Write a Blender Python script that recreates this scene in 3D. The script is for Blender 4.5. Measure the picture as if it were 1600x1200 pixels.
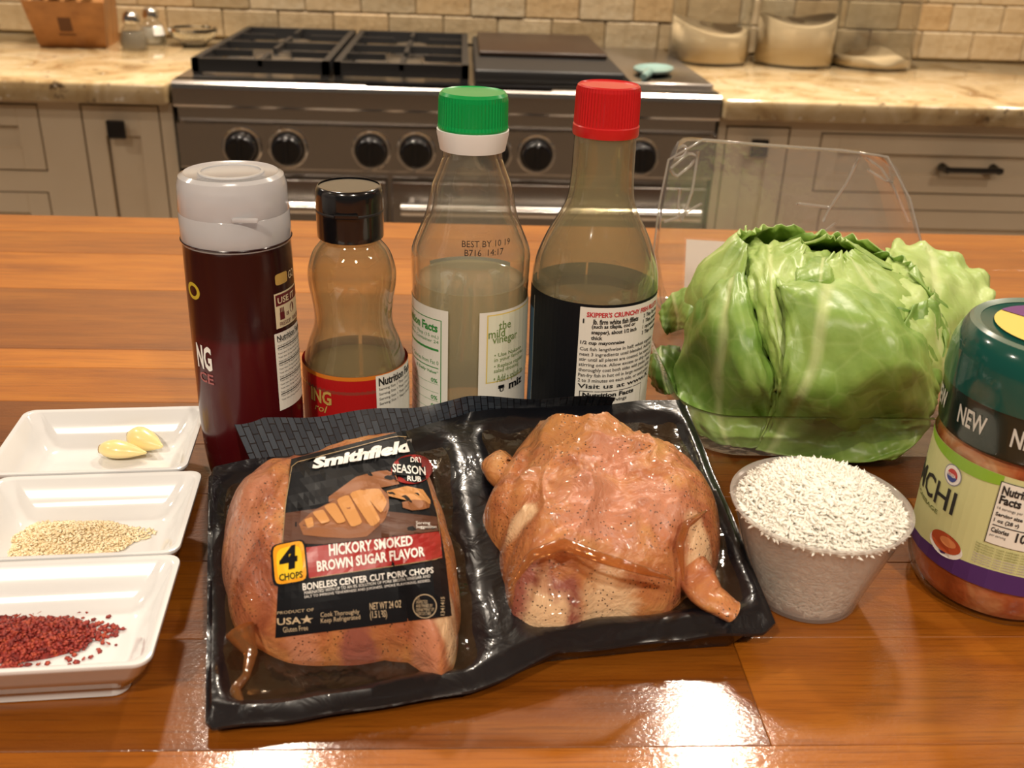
import bpy, bmesh, math, random
import numpy as np
from mathutils import Vector, Matrix

for o in list(bpy.data.objects): bpy.data.objects.remove(o)
S = bpy.context.scene
COL = S.collection
R = math.radians
random.seed(7); NR = np.random.RandomState(7)

# ------------------------------------------------------------------ camera
# world: x along the kitchen island, y towards the range, z up; z = 0 is the island worktop
F_PX, PITCH, ROLL, YAW, CAM_H = 1550., R(25.56), R(2.188), R(3.518), .2752
fw = np.array([math.sin(YAW)*math.cos(PITCH), math.cos(YAW)*math.cos(PITCH), -math.sin(PITCH)])
r0 = np.array([math.cos(YAW), -math.sin(YAW), 0.]); u0 = np.cross(r0, fw)
RT = math.cos(ROLL)*r0 + math.sin(ROLL)*u0
UP = -math.sin(ROLL)*r0 + math.cos(ROLL)*u0
CAMP = np.array([0, 0, CAM_H])
cd = bpy.data.cameras.new('camera'); cam = bpy.data.objects.new('camera', cd); COL.objects.link(cam)
cam.matrix_world = Matrix((( RT[0], UP[0], -fw[0], 0), (RT[1], UP[1], -fw[1], 0), (RT[2], UP[2], -fw[2], CAM_H), (0, 0, 0, 1)))
cd.sensor_width = 36.; cd.lens = 36.*F_PX/1600.; cd.clip_start = .01; cd.clip_end = 50
cd.dof.use_dof = True; cd.dof.focus_distance = .50; cd.dof.aperture_fstop = 14.
S.camera = cam

# ------------------------------------------------------------------ light
W = bpy.data.worlds.new('world'); S.world = W; W.use_nodes = True
W.node_tree.nodes['Background'].inputs[0].default_value = (1., .90, .78, 1)
W.node_tree.nodes['Background'].inputs[1].default_value = .17
def can(x, y, e, size=.13, z=1.50, col=(1, .86, .70)):
    l = bpy.data.lights.new('ceiling_lamp', 'AREA'); l.shape = 'DISK'; l.size = size; l.energy = e; l.color = col; l.spread = R(130)
    o = bpy.data.objects.new('ceiling_lamp', l); COL.objects.link(o); o.location = (x, y, z)
for x, y, e in ((-.42, 1.70, 46), (.60, 1.72, 46), (-1.5, 1.70, 24), (1.65, 1.70, 24), (-.65, -.85, 58), (.50, -.9, 58), (1.5, .2, 17), (-1.6, .2, 17)):
    can(x, y, e)
S.view_settings.view_transform = 'Standard'; S.view_settings.look = 'None'
S.view_settings.gamma = 1; S.view_settings.use_curve_mapping = False
S.view_settings.exposure = -1.2
S.cycles.max_bounces = 14; S.cycles.transmission_bounces = 12; S.cycles.transparent_max_bounces = 24
S.cycles.caustics_reflective = False; S.cycles.caustics_refractive = False
S.cycles.sample_clamp_indirect = 5

# ------------------------------------------------------------------ pixel helpers (a pixel is a direction; the touched surface gives the distance)
def ray(px, py):
    return fw + RT*((px-800)/F_PX) + UP*((600-py)/F_PX)
def PZ(px, py, z=0.):
    d = ray(px, py); return CAMP + d*((z-CAM_H)/d[2])
def PY(px, py, Y):
    d = ray(px, py); return CAMP + d*(Y/d[1])
def rays(P):
    P = np.asarray(P, float).reshape(-1, 2)
    return fw[None] + RT[None]*((P[:, :1]-800)/F_PX) + UP[None]*((600-P[:, 1:])/F_PX)

# ------------------------------------------------------------------ materials
MATS = {}
def new_mat(name):
    m = bpy.data.materials.new(name); m.use_nodes = True; MATS[name] = m
    nt = m.node_tree; return m, nt, nt.nodes['Principled BSDF']
def setp(b, **k):
    al = dict(rough='Roughness', metal='Metallic', spec='Specular IOR Level', coat='Coat Weight', coatr='Coat Roughness', trans='Transmission Weight',
              ior='IOR', sss='Subsurface Weight', sheen='Sheen Weight', alpha='Alpha', aniso='Anisotropic')
    for n, v in k.items(): b.inputs[al[n]].default_value = v
def simple(name, col, rough=.5, **k):
    if name in MATS: return MATS[name]
    m, nt, b = new_mat(name); b.inputs['Base Color'].default_value = (*col, 1); setp(b, rough=rough, **k); return m
def N(nt, t, **k):
    n = nt.nodes.new(t)
    for a, v in k.items(): setattr(n, a, v)
    return n
def L(nt, a, b): nt.links.new(a, b)
def coords(nt, scale=(1, 1, 1), kind='Object', rot=(0, 0, 0)):
    tc = N(nt, 'ShaderNodeTexCoord'); mp = N(nt, 'ShaderNodeMapping')
    mp.inputs['Scale'].default_value = scale; mp.inputs['Rotation'].default_value = rot
    L(nt, tc.outputs[kind], mp.inputs[0]); return mp.outputs[0]
def noise(nt, vec, scale, detail=4, rough=.55, dist=0):
    n = N(nt, 'ShaderNodeTexNoise'); n.inputs['Scale'].default_value = scale; n.inputs['Detail'].default_value = detail
    n.inputs['Roughness'].default_value = rough; n.inputs['Distortion'].default_value = dist; L(nt, vec, n.inputs['Vector']); return n.outputs['Fac']
def ramp(nt, fac, stops):
    r = N(nt, 'ShaderNodeValToRGB'); e = r.color_ramp.elements
    while len(e) < len(stops): e.new(.5)
    for i, (p, c) in enumerate(stops): e[i].position = p; e[i].color = (*c, 1) if len(c) == 3 else c
    L(nt, fac, r.inputs[0]); return r.outputs[0]
def mix(nt, fac, a, b, mode='MIX'):
    m = N(nt, 'ShaderNodeMix', data_type='RGBA', blend_type=mode)
    for s, v in ((m.inputs[0], fac), (m.inputs[6], a), (m.inputs[7], b)):
        if hasattr(v, 'links'): L(nt, v, s)
        elif isinstance(v, tuple): s.default_value = (*v, 1)[:4]
        else: s.default_value = v
    return m.outputs[2]
def bump(nt, b, h, strength=.3, dist=.002, inp='Normal'):
    n = N(nt, 'ShaderNodeBump'); n.inputs['Strength'].default_value = strength; n.inputs['Distance'].default_value = dist
    L(nt, h, n.inputs['Height']); L(nt, n.outputs[0], b.inputs[inp])
BK, WH = (0, 0, 0), (1, 1, 1)

def m_wood():
    m, nt, b = new_mat('island_wood'); tc = N(nt, 'ShaderNodeTexCoord'); at = N(nt, 'ShaderNodeAttribute', attribute_type='OBJECT', attribute_name='shade')
    def stretch(sc):
        mp = N(nt, 'ShaderNodeMapping'); mp.inputs['Scale'].default_value = sc; L(nt, tc.outputs['Object'], mp.inputs[0])
        ob = N(nt, 'ShaderNodeVectorMath', operation='ADD'); L(nt, mp.outputs[0], ob.inputs[0]); cx = N(nt, 'ShaderNodeCombineXYZ'); k = N(nt, 'ShaderNodeMath', operation='MULTIPLY'); k.inputs[1].default_value = 37.; L(nt, at.outputs['Fac'], k.inputs[0]); L(nt, k.outputs[0], cx.inputs[2]); L(nt, cx.outputs[0], ob.inputs[1]); return ob.outputs[0]
    g = noise(nt, stretch((1, 8, 1)), 6, 8, .62, .5); f = noise(nt, stretch((2.0, 70, 1)), 10, 5, .65, .25)
    c = ramp(nt, g, [(.28, (.24, .066, .004)), (.5, (.37, .118, .008)), (.72, (.46, .165, .014))])
    c = mix(nt, ramp(nt, f, [(.50, WH), (.66, BK)]), mix(nt, .45, c, (.10, .026, .003)), c)
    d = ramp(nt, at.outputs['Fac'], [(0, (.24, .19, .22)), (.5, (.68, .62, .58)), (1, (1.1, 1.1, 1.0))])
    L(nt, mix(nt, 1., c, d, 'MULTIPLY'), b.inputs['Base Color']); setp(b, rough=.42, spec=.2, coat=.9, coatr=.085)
    h = noise(nt, coords(nt, (1, 2.5, 1)), 420, 3, .6); bump(nt, b, h, .22, .0006); bump(nt, b, h, .14, .0006, 'Coat Normal'); return m
def m_granite():
    m, nt, b = new_mat('granite'); v = coords(nt)
    c = ramp(nt, noise(nt, v, 9, 6, .6, .8), [(.3, (.22, .12, .045)), (.45, (.48, .35, .18)), (.60, (.60, .48, .30)), (.8, (.36, .23, .09))])
    sp = ramp(nt, noise(nt, v, 34, 4, .7), [(.60, BK), (.68, WH)]); c = mix(nt, sp, c, (.10, .065, .035))
    sp2 = ramp(nt, noise(nt, v, 55, 3, .6), [(.66, BK), (.72, WH)]); c = mix(nt, sp2, c, (.8, .74, .62))
    L(nt, c, b.inputs['Base Color']); setp(b, rough=.12, coat=.4, coatr=.06); return m
def m_stone():
    m, nt, b = new_mat('travertine'); v = coords(nt); oi = N(nt, 'ShaderNodeObjectInfo')
    c = ramp(nt, noise(nt, v, 14, 6, .65, 1.2), [(.3, (.44, .33, .19)), (.5, (.60, .49, .33)), (.7, (.70, .61, .46))])
    t = ramp(nt, oi.outputs['Random'], [(0, (.52, .46, .36)), (.5, (.74, .71, .65)), (1, (.70, .58, .42))])
    L(nt, mix(nt, 1., c, t, 'MULTIPLY'), b.inputs['Base Color']); setp(b, rough=.55); bump(nt, b, noise(nt, v, 60, 4), .5, .004); return m
def m_steel(name='stainless', col=(.52, .49, .46), rough=.24):
    m, nt, b = new_mat(name); v = coords(nt, (2, 2, 300)); b.inputs['Base Color'].default_value = (*col, 1); setp(b, metal=1, rough=rough, aniso=.6)
    bump(nt, b, noise(nt, v, 4, 3), .06, .001); return m
def m_paint():
    m, nt, b = new_mat('cream_paint'); v = coords(nt)
    L(nt, ramp(nt, noise(nt, v, 6, 4), [(.3, (.68, .56, .40)), (.7, (.74, .63, .47))]), b.inputs['Base Color']); setp(b, rough=.42); return m
def m_glass(name, col=(1, 1, 1), rough=0., ior=1.46):
    if name in MATS: return MATS[name]
    m, nt, b = new_mat(name); b.inputs['Base Color'].default_value = (*col, 1); setp(b, trans=1, rough=rough, ior=ior); return m
def m_clear(name, tint=(1, 1, 1), gloss=1., haze=0., hazecol=(.9, .9, .9), rough=.05, bumpy=0, edge=.8):
    # thin clear plastic: passes light, reflects by Fresnel, a little milky
    m = bpy.data.materials.new(name); m.use_nodes = True; MATS[name] = m; nt = m.node_tree; nt.nodes.clear()
    out = N(nt, 'ShaderNodeOutputMaterial'); t = N(nt, 'ShaderNodeBsdfTransparent'); t.inputs[0].default_value = (*tint, 1)
    g = N(nt, 'ShaderNodeBsdfGlossy'); g.inputs['Roughness'].default_value = rough
    fr = N(nt, 'ShaderNodeFresnel'); ge = N(nt, 'ShaderNodeNewGeometry'); io = N(nt, 'ShaderNodeMath', operation='MULTIPLY_ADD')   # same reflectance from both sides of the thin wall
    L(nt, ge.outputs['Backfacing'], io.inputs[0]); io.inputs[1].default_value = 1/1.5-1.5; io.inputs[2].default_value = 1.5; L(nt, io.outputs[0], fr.inputs['IOR'])
    mu = N(nt, 'ShaderNodeMath', operation='MULTIPLY'); mu.inputs[1].default_value = gloss; L(nt, fr.outputs[0], mu.inputs[0])
    lw = N(nt, 'ShaderNodeLayerWeight'); lw.inputs[0].default_value = .35   # longer way through the wall at its edges
    L(nt, ramp(nt, lw.outputs['Facing'], [(.45, tint), (1., tuple(c*edge for c in tint))]), t.inputs[0])
    base = t.outputs[0]
    if haze:
        d = N(nt, 'ShaderNodeBsdfDiffuse'); d.inputs[0].default_value = (*hazecol, 1); tl = N(nt, 'ShaderNodeBsdfTranslucent'); tl.inputs[0].default_value = (*hazecol, 1)
        a = N(nt, 'ShaderNodeMixShader'); a.inputs[0].default_value = .5; L(nt, d.outputs[0], a.inputs[1]); L(nt, tl.outputs[0], a.inputs[2])
        h = N(nt, 'ShaderNodeMixShader'); h.inputs[0].default_value = haze; L(nt, base, h.inputs[1]); L(nt, a.outputs[0], h.inputs[2]); base = h.outputs[0]
    x = N(nt, 'ShaderNodeMixShader'); L(nt, mu.outputs[0], x.inputs[0]); L(nt, base, x.inputs[1]); L(nt, g.outputs[0], x.inputs[2]); L(nt, x.outputs[0], out.inputs[0])
    if bumpy:
        n = N(nt, 'ShaderNodeBump'); n.inputs['Strength'].default_value = bumpy; n.inputs['Distance'].default_value = .002
        L(nt, noise(nt, coords(nt), 60, 3), n.inputs['Height']); L(nt, n.outputs[0], g.inputs['Normal']); L(nt, n.outputs[0], fr.inputs['Normal'])
    return m
def m_meat():
    m, nt, b = new_mat('seasoned_pork'); v = coords(nt)
    c = ramp(nt, noise(nt, v, 30, 6, .62, 1.1), [(.25, (.20, .048, .022)), (.40, (.34, .105, .042)), (.52, (.44, .170, .058)), (.64, (.49, .230, .075)), (.8, (.58, .35, .17))])
    w = ramp(nt, noise(nt, v, 13, 4, .6, .8), [(.48, BK), (.68, WH)]); c = mix(nt, mix(nt, .75, BK, w), c, (.44, .185, .048))
    at = N(nt, 'ShaderNodeAttribute', attribute_name='patch'); sp_ = N(nt, 'ShaderNodeSeparateColor'); L(nt, at.outputs['Color'], sp_.inputs[0])
    br = noise(nt, v, 60, 4, .6, .5)
    def patch(c, ch, col):
        k = N(nt, 'ShaderNodeMath', operation='MULTIPLY_ADD'); L(nt, br, k.inputs[0]); k.inputs[1].default_value = 1.2; k.inputs[2].default_value = -.6
        a = N(nt, 'ShaderNodeMath', operation='ADD'); L(nt, sp_.outputs[ch], a.inputs[0]); L(nt, k.outputs[0], a.inputs[1])
        return mix(nt, ramp(nt, a.outputs[0], [(.28, BK), (.62, WH)]), c, col)
    c = patch(c, 1, (.46, .185, .10)); c = patch(c, 2, (.25, .075, .05)); c = patch(c, 0, (.64, .42, .24))
    sp = N(nt, 'ShaderNodeTexVoronoi'); sp.inputs['Scale'].default_value = 620; L(nt, v, sp.inputs['Vector'])
    s1 = ramp(nt, sp.outputs['Distance'], [(.17, WH), (.25, BK)]); s2 = ramp(nt, noise(nt, v, 50, 3), [(.44, BK), (.52, WH)])
    c = mix(nt, mix(nt, 1., s1, s2, 'MULTIPLY'), c, (.03, .014, .007))
    L(nt, c, b.inputs['Base Color']); setp(b, rough=.42, spec=.4, coat=.7, coatr=.06, sss=.08); b.inputs['Subsurface Radius'].default_value = (.006, .002, .001); b.inputs['Subsurface Scale'].default_value = .5
    bump(nt, b, noise(nt, v, 70, 4, .6, .8), .6, .004); bump(nt, b, noise(nt, v, 34, 4, .6, 2.0), .8, .006, 'Coat Normal'); return m
def m_leaf():
    m, nt, b = new_mat('lettuce_leaf'); uv = N(nt, 'ShaderNodeUVMap'); sx = N(nt, 'ShaderNodeSeparateXYZ'); L(nt, uv.outputs[0], sx.inputs[0])
    at = N(nt, 'ShaderNodeAttribute', attribute_type='OBJECT', attribute_name='tone')
    v = coords(nt); n1 = noise(nt, v, 32, 4, .6)
    vo = N(nt, 'ShaderNodeTexVoronoi', feature='DISTANCE_TO_EDGE'); vo.inputs['Scale'].default_value = 52; L(nt, v, vo.inputs['Vector'])
    ve = ramp(nt, vo.outputs['Distance'], [(.0, WH), (.07, BK)])
    ad = N(nt, 'ShaderNodeMath', operation='ADD'); L(nt, at.outputs['Fac'], ad.inputs[0])
    sc = N(nt, 'ShaderNodeMath', operation='MULTIPLY_ADD'); L(nt, n1, sc.inputs[0]); sc.inputs[1].default_value = .7; sc.inputs[2].default_value = -.35; L(nt, sc.outputs[0], ad.inputs[1])
    c = ramp(nt, ad.outputs[0], [(.0, (.06, .15, .022)), (.35, (.15, .29, .045)), (.65, (.32, .47, .11)), (1, (.56, .68, .28))])
    c = mix(nt, mix(nt, .16, BK, ve), c, (.50, .64, .25))
    # pale midrib, from the leaf's own u coordinate
    a = N(nt, 'ShaderNodeMath', operation='SUBTRACT'); L(nt, sx.outputs[0], a.inputs[0]); a.inputs[1].default_value = .5
    a2 = N(nt, 'ShaderNodeMath', operation='ABSOLUTE'); L(nt, a.outputs[0], a2.inputs[0])
    c = mix(nt, ramp(nt, a2.outputs[0], [(.012, (.55, .55, .55)), (.045, BK)]), c, (.62, .70, .34))
    L(nt, c, b.inputs['Base Color']); setp(b, rough=.42, coat=.12, coatr=.3, sss=.10); b.inputs['Subsurface Radius'].default_value = (.003, .005, .001)
    h = mix(nt, .5, vo.outputs['Distance'], n1); bump(nt, b, h, .55, .004); return m
def m_kimchi():
    m, nt, b = new_mat('kimchi_filling'); v = coords(nt)
    c = ramp(nt, noise(nt, v, 38, 4, .55, .9), [(.3, (.22, .035, .012)), (.45, (.42, .10, .03)), (.6, (.55, .24, .10)), (.75, (.66, .46, .28))])
    L(nt, c, b.inputs['Base Color']); setp(b, rough=.3, coat=.5, sss=.1); bump(nt, b, noise(nt, v, 60, 3), .5, .004); return m
def m_sauce():
    m, nt, b = new_mat('red_sauce_plastic'); v = coords(nt); sx = N(nt, 'ShaderNodeSeparateXYZ'); L(nt, v, sx.inputs[0])
    c = ramp(nt, sx.outputs[2], [(.0, (.055, .004, .005)), (.083, (.060, .003, .005)), (.086, (.030, .003, .004)), (.13, (.022, .003, .004))])
    L(nt, c, b.inputs['Base Color']); setp(b, rough=.22, spec=.35, coat=.15, coatr=.08); return m
def m_brickprint():
    m, nt, b = new_mat('printed_brick_film'); uv = N(nt, 'ShaderNodeUVMap'); br = N(nt, 'ShaderNodeTexBrick')
    br.inputs['Scale'].default_value = 1; br.inputs['Color1'].default_value = (.045, .058, .075, 1); br.inputs['Color2'].default_value = (.018, .024, .034, 1); br.inputs['Mortar'].default_value = (.004, .004, .006, 1)
    br.inputs['Mortar Size'].default_value = .035; br.inputs['Brick Width'].default_value = 1.; br.inputs['Row Height'].default_value = .42
    L(nt, uv.outputs[0], br.inputs['Vector']); L(nt, br.outputs[0], b.inputs['Base Color']); setp(b, rough=.22, coat=.5, coatr=.1); return m
def m_blackfilm():
    m, nt, b = new_mat('black_tray_plastic'); v = coords(nt); b.inputs['Base Color'].default_value = (.0045, .005, .007, 1); setp(b, rough=.28, spec=.35, coat=.45, coatr=.06)
    h = noise(nt, v, 70, 3, .5, .8); bump(nt, b, h, .30, .003); bump(nt, b, h, .45, .003, 'Coat Normal'); return m

wood, granite, stone, steel, paint = m_wood(), m_granite(), m_stone(), m_steel(), m_paint()
meat, leafm, kimchim, saucem, brickm, blackm = m_meat(), m_leaf(), m_kimchi(), m_sauce(), m_brickprint(), m_blackfilm()
grout = simple('grout', (.47, .39, .27), .8); glaze = simple('dark_glaze', (.06, .035, .018), .6)
iron = simple('cast_iron', (.012, .012, .013), .45); knobm = simple('black_knob', (.006, .006, .007), .18, coat=.5)
porcelain = simple('porcelain', (.66, .67, .675), .10, coat=.5, coatr=.03)
white, black = simple('white_print', (.80, .79, .75), .4), simple('black_print', (.005, .006, .008), .5, spec=.2)
paper = simple('label_paper', (.78, .77, .70), .42); ink = simple('dark_ink', (.02, .02, .02), .5)
chrome = simple('chrome', (.8, .78, .75), .1, metal=1)
glass = m_glass('clear_glass', (.96, .97, .95)); clear = m_clear('clear_plastic', (.94, .94, .94), 2.4, .09, (.95, .93, .90), .08, .5)

# ------------------------------------------------------------------ geometry helpers
def obj(name, data, mat=None, parent=None, smooth=None):
    o = bpy.data.objects.new(name, data); COL.objects.link(o)
    if mat and not data.materials: data.materials.append(mat)
    if parent: o.parent = parent
    if smooth is not None:
        data.polygons.foreach_set('use_smooth', [True]*len(data.polygons))
        if smooth < 180:
            try: data.set_sharp_from_angle(angle=R(smooth))
            except Exception: pass
    return o
def tag(o, label, cat, group=None, kind=None):
    o['label'] = label; o['category'] = cat
    if group: o['group'] = group
    if kind: o['kind'] = kind
    return o
def thing(name, label, cat, loc=(0, 0, 0), rz=0, group=None):
    o = bpy.data.objects.new(name, None); COL.objects.link(o); o.location = loc; o.rotation_euler = (0, 0, rz); o.empty_display_size = .02
    return tag(o, label, cat, group)
def struct(o): o['kind'] = 'structure'; return o
def mesh(v, f, uvs=None):
    me = bpy.data.meshes.new('m'); me.from_pydata([tuple(map(float, p)) for p in v], [], [tuple(map(int, q)) for q in f]); 
    if uvs is not None:
        ul = me.uv_layers.new(name='UVMap'); li = np.empty(len(me.loops), int); me.loops.foreach_get('vertex_index', li)
        ul.data.foreach_set('uv', np.asarray(uvs, float)[li].ravel())
    me.update(); return me
def bm_mesh(bm):
    me = bpy.data.meshes.new('m'); bm.normal_update(); bm.to_mesh(me); bm.free(); return me
def box_into(bm, c, s, bev=0, segs=2, rot=None):
    g = bmesh.ops.create_cube(bm, size=1); vs = g['verts']
    bmesh.ops.scale(bm, vec=s, verts=vs)
    if bev: 
        es = list({e for v in vs for e in v.link_edges}); r = bmesh.ops.bevel(bm, geom=es, offset=bev, segments=segs, profile=.5, affect='EDGES'); vs = list({v for f in r['faces'] for v in f.verts} | {v for v in vs if v.is_valid})
        seen = set(vs); st = list(vs)
        while st:
            q = st.pop()
            for e in q.link_edges:
                w = e.other_vert(q)
                if w not in seen: seen.add(w); st.append(w)
        vs = list(seen)
    if rot is not None: bmesh.ops.rotate(bm, cent=(0, 0, 0), matrix=rot, verts=vs)
    bmesh.ops.translate(bm, vec=c, verts=vs)
def boxes(name, lst, mat, parent=None, bev=0, smooth=None):
    bm = bmesh.new()
    for x0, x1, y0, y1, z0, z1 in lst: box_into(bm, ((x0+x1)/2, (y0+y1)/2, (z0+z1)/2), (abs(x1-x0), abs(y1-y0), abs(z1-z0)), bev)
    return obj(name, bm_mesh(bm), mat, parent, smooth)
def lathe_data(prof, n=64, ribs=None, th0=0., closed=True):
    # prof: (r, z) from bottom axis round to top axis; ribs: (z0, z1, count, depth)
    v = []; f = []; idx = []
    for r, z in prof:
        if r < 1e-6: idx.append([len(v)]); v.append((0, 0, z)); continue
        row = []
        for k in range(n):
            a = th0+2*math.pi*k/n; rr = r
            if ribs and ribs[0] <= z <= ribs[1]: rr = r - ribs[3]*(k % 2)
            row.append(len(v)); v.append((rr*math.cos(a), rr*math.sin(a), z))
        idx.append(row)
    for A, B in zip(idx[:-1], idx[1:]):
        for k in range(n):
            k2 = (k+1) % n
            if len(A) == 1 and len(B) == 1: break
            if len(A) == 1: f.append((A[0], B[k2], B[k]))
            elif len(B) == 1: f.append((A[k], A[k2], B[0]))
            else: f.append((A[k], A[k2], B[k2], B[k]))
    return mesh(v, f)
def smooth_prof(pts, n=5):
    # Catmull-Rom through (r, z)
    P = [np.array(p, float) for p in pts]; P = [2*P[0]-P[1]]+P+[2*P[-1]-P[-2]]; out = []
    for i in range(1, len(P)-2):
        for k in range(n):
            t = k/n; a, b, c, d = P[i-1:i+3]
            q = .5*((2*b)+(c-a)*t+(2*a-5*b+4*c-d)*t*t+(3*b-a-3*c+d)*t**3); out.append((max(q[0], 0), q[1]))
    out.append(tuple(P[-2])); return out
def lathe(name, prof, mat, parent=None, n=64, ribs=None, smooth=40, loc=None):
    o = obj(name, lathe_data(prof, n, ribs), mat, parent, smooth)
    if loc is not None: o.location = loc
    return o
def vessel(outer, wall, inner_bottom):
    # closed glass wall from the outer profile (list of (r,z) from base centre to mouth)
    inn = [(max(r-wall, .001), max(z, inner_bottom)) for r, z in outer if r > .001]
    return outer + inn[::-1] + [(0, inner_bottom)]
def tube_data(path, rad, n=10, cap=True):
    v = []; f = []; P = [Vector(p) for p in path]; m = len(P); rad = rad if hasattr(rad, '__len__') else [rad]*m
    up = Vector((0, 0, 1))
    for i, p in enumerate(P):
        t = (P[min(i+1, m-1)]-P[max(i-1, 0)]).normalized(); a = t.cross(up)
        if a.length < 1e-4: a = t.cross(Vector((1, 0, 0)))
        a.normalize(); b = a.cross(t)
        for k in range(n):
            q = 2*math.pi*k/n; v.append(p+(a*math.cos(q)+b*math.sin(q))*rad[i])
    for i in range(m-1):
        for k in range(n): f.append((i*n+k, i*n+(k+1) % n, (i+1)*n+(k+1) % n, (i+1)*n+k))
    if cap: f.append(tuple(range(n))); f.append(tuple(range((m-1)*n+n-1, (m-1)*n-1, -1)))
    return mesh(v, f)
def join_meshes(ms):
    bm = bmesh.new()
    for m in ms: bm.from_mesh(m)
    return bm_mesh(bm)
_tc = {}
def text_mesh(body, bold=0., shear=0., space=1.):
    # unit-box lettering: verts in 0..1 x 0..1
    k = (body, bold, shear, space)
    if k not in _tc:
        c = bpy.data.curves.new('t', 'FONT'); c.body = body; c.size = 1; c.offset = bold; c.shear = shear; c.resolution_u = 2; c.space_character = space; c.space_line = .85
        o = bpy.data.objects.new('t', c); me = o.to_mesh()
        V = np.array([v.co[:2] for v in me.vertices]) if len(me.vertices) else np.zeros((0, 2)); Fc = [tuple(p.vertices) for p in me.polygons]
        o.to_mesh_clear(); bpy.data.objects.remove(o); bpy.data.curves.remove(c)
        lo, hi = V.min(0), V.max(0); _tc[k] = ((V-lo)/(hi-lo), Fc)
    return _tc[k]
class Print:
    # flat print on a surface: collects lettering and shapes given in surface coordinates; hit() turns them into 3D points just above it
    def __init__(s, hit): s.hit = hit; s.L = {}
    def add(s, mat, V, Fc, lift=.0002):
        P = s.hit(np.asarray(V, float), lift); A = s.L.setdefault(mat, ([], [])); b = len(A[0]); A[0].extend(P.tolist()); A[1].extend([tuple(b+i for i in f) for f in Fc])
    def text(s, body, quad, mat, bold=0., shear=0., space=1., lift=.0003):
        V, Fc = text_mesh(body, bold, shear, space); s.add(mat, quad_map(V, quad), Fc, lift)
    def patch(s, quad, mat, nu=8, nv=8, lift=.0001, round_=0.):
        g = np.array([(i/nu, j/nv) for j in range(nv+1) for i in range(nu+1)]); 
        if round_:
            c = (g-.5)*2; ax, ay = np.abs(c[:, 0]), np.abs(c[:, 1]); q = np.maximum(ax, ay); q[q == 0] = 1
            p = 2/round_; k = q/np.maximum((ax**p+ay**p)**(1/p), 1e-9); g = .5+c*k[:, None]/2
        Fc = [(j*(nu+1)+i, j*(nu+1)+i+1, (j+1)*(nu+1)+i+1, (j+1)*(nu+1)+i) for j in range(nv) for i in range(nu)]
        s.add(mat, quad_map(g, quad), Fc, lift)
    def poly(s, pts, mat, lift=.0002):
        s.add(mat, pts, [tuple(range(len(pts)))], lift)
    def disc(s, c, rx, ry, mat, lift=.0002, n=28, rot=0., r0=0.):
        a = np.linspace(0, 2*math.pi, n, endpoint=False); ca, sa = math.cos(rot), math.sin(rot)
        E = lambda k: np.stack([c[0]+k*(rx*np.cos(a)*ca-ry*np.sin(a)*sa), c[1]+k*(rx*np.cos(a)*sa+ry*np.sin(a)*ca)], 1)
        V = np.concatenate([E(1), E(r0)]) if r0 else E(1)
        Fc = [(i, (i+1) % n, n+(i+1) % n, n+i) for i in range(n)] if r0 else [tuple(range(n))]
        s.add(mat, V, Fc, lift)
    def build(s, name, parent):
        for m, (V, Fc) in s.L.items(): obj(name, mesh(V, Fc), m, parent)
def quad_map(V, q):
    # q: (x0, y0, x1, y1) rectangle bottom-first, or 4 corners TL, TR, BL, BR
    V = np.asarray(V, float); u, v = V[:, :1], V[:, 1:2]
    if np.ndim(q) == 1: x0, y0, x1, y1 = q; return np.concatenate([x0+(x1-x0)*u, y0+(y1-y0)*v], 1)
    tl, tr, bl, br = [np.array(p, float)[None] for p in q]
    return (bl*(1-u)+br*u)*(1-v)+(tl*(1-u)+tr*u)*v
class Cyl:
    # round bottle standing at c: pixel <-> (angle in degrees, height); angle 0 faces the camera side (-y), grows to the viewer's right
    def __init__(s, c, rz): s.c = np.array(c, float); s.rz = rz
    def rad(s, z): return np.interp(z, [p[1] for p in s.rz], [p[0] for p in s.rz])
    def at(s, px, py):
        d = ray(px, py); z = .05
        for _ in range(12):
            r = float(s.rad(z)); o = CAMP[:2]-s.c[:2]; a = d[0]**2+d[1]**2; b = o@d[:2]; cc = o@o-r*r; D = b*b-a*cc
            t = (-b-math.sqrt(max(D, 0)))/a; z = CAMP[2]+t*d[2]-s.c[2]
        p = o+t*d[:2]; return math.degrees(math.atan2(p[0], -p[1])), z
    def quad(s, x0, y0, x1, y1):
        # pixel box (left, top, right, bottom) -> (th0, z0, th1, z1)
        xm, ym = (x0+x1)/2, (y0+y1)/2
        return (s.at(x0, ym)[0], s.at(xm, y1)[1], s.at(x1, ym)[0], s.at(xm, y0)[1])
    def hit(s, V, lift):
        th = np.radians(V[:, 0]); r = s.rad(V[:, 1])+lift
        return np.stack([r*np.sin(th), -r*np.cos(th), V[:, 1]], 1)

# ------------------------------------------------------------------ the room
WALL_Y = 2.29
struct(boxes('floor', [(-3, 3, -2.2, 2.45, -.96, -.92)], simple('floor_tile', (.30, .22, .15), .4)))
struct(boxes('ceiling', [(-3, 3, -2.2, 2.45, 1.53, 1.58)], simple('ceiling_paint', (.75, .70, .60), .8)))
wall = struct(boxes('wall_back', [(-3, 3, WALL_Y, 2.45, -.92, 1.53)], grout))
tw, th_ = .118, .058; tm = None
bm = bmesh.new(); box_into(bm, (0, 0, 0), (tw-.0012, .012, th_-.0012), .003, 1); tm = bm_mesh(bm); tm.materials.append(stone)
for j in range(9):
    for i in range(-16, 17):
        x = (i+(j % 2)*.5)*tw+.02
        o = obj('tile', tm, None, wall); o.location = (x, WALL_Y-.004+random.uniform(-.002, .002), .004+th_*(j+.5)); o.scale = (1, 1, 1)

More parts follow.
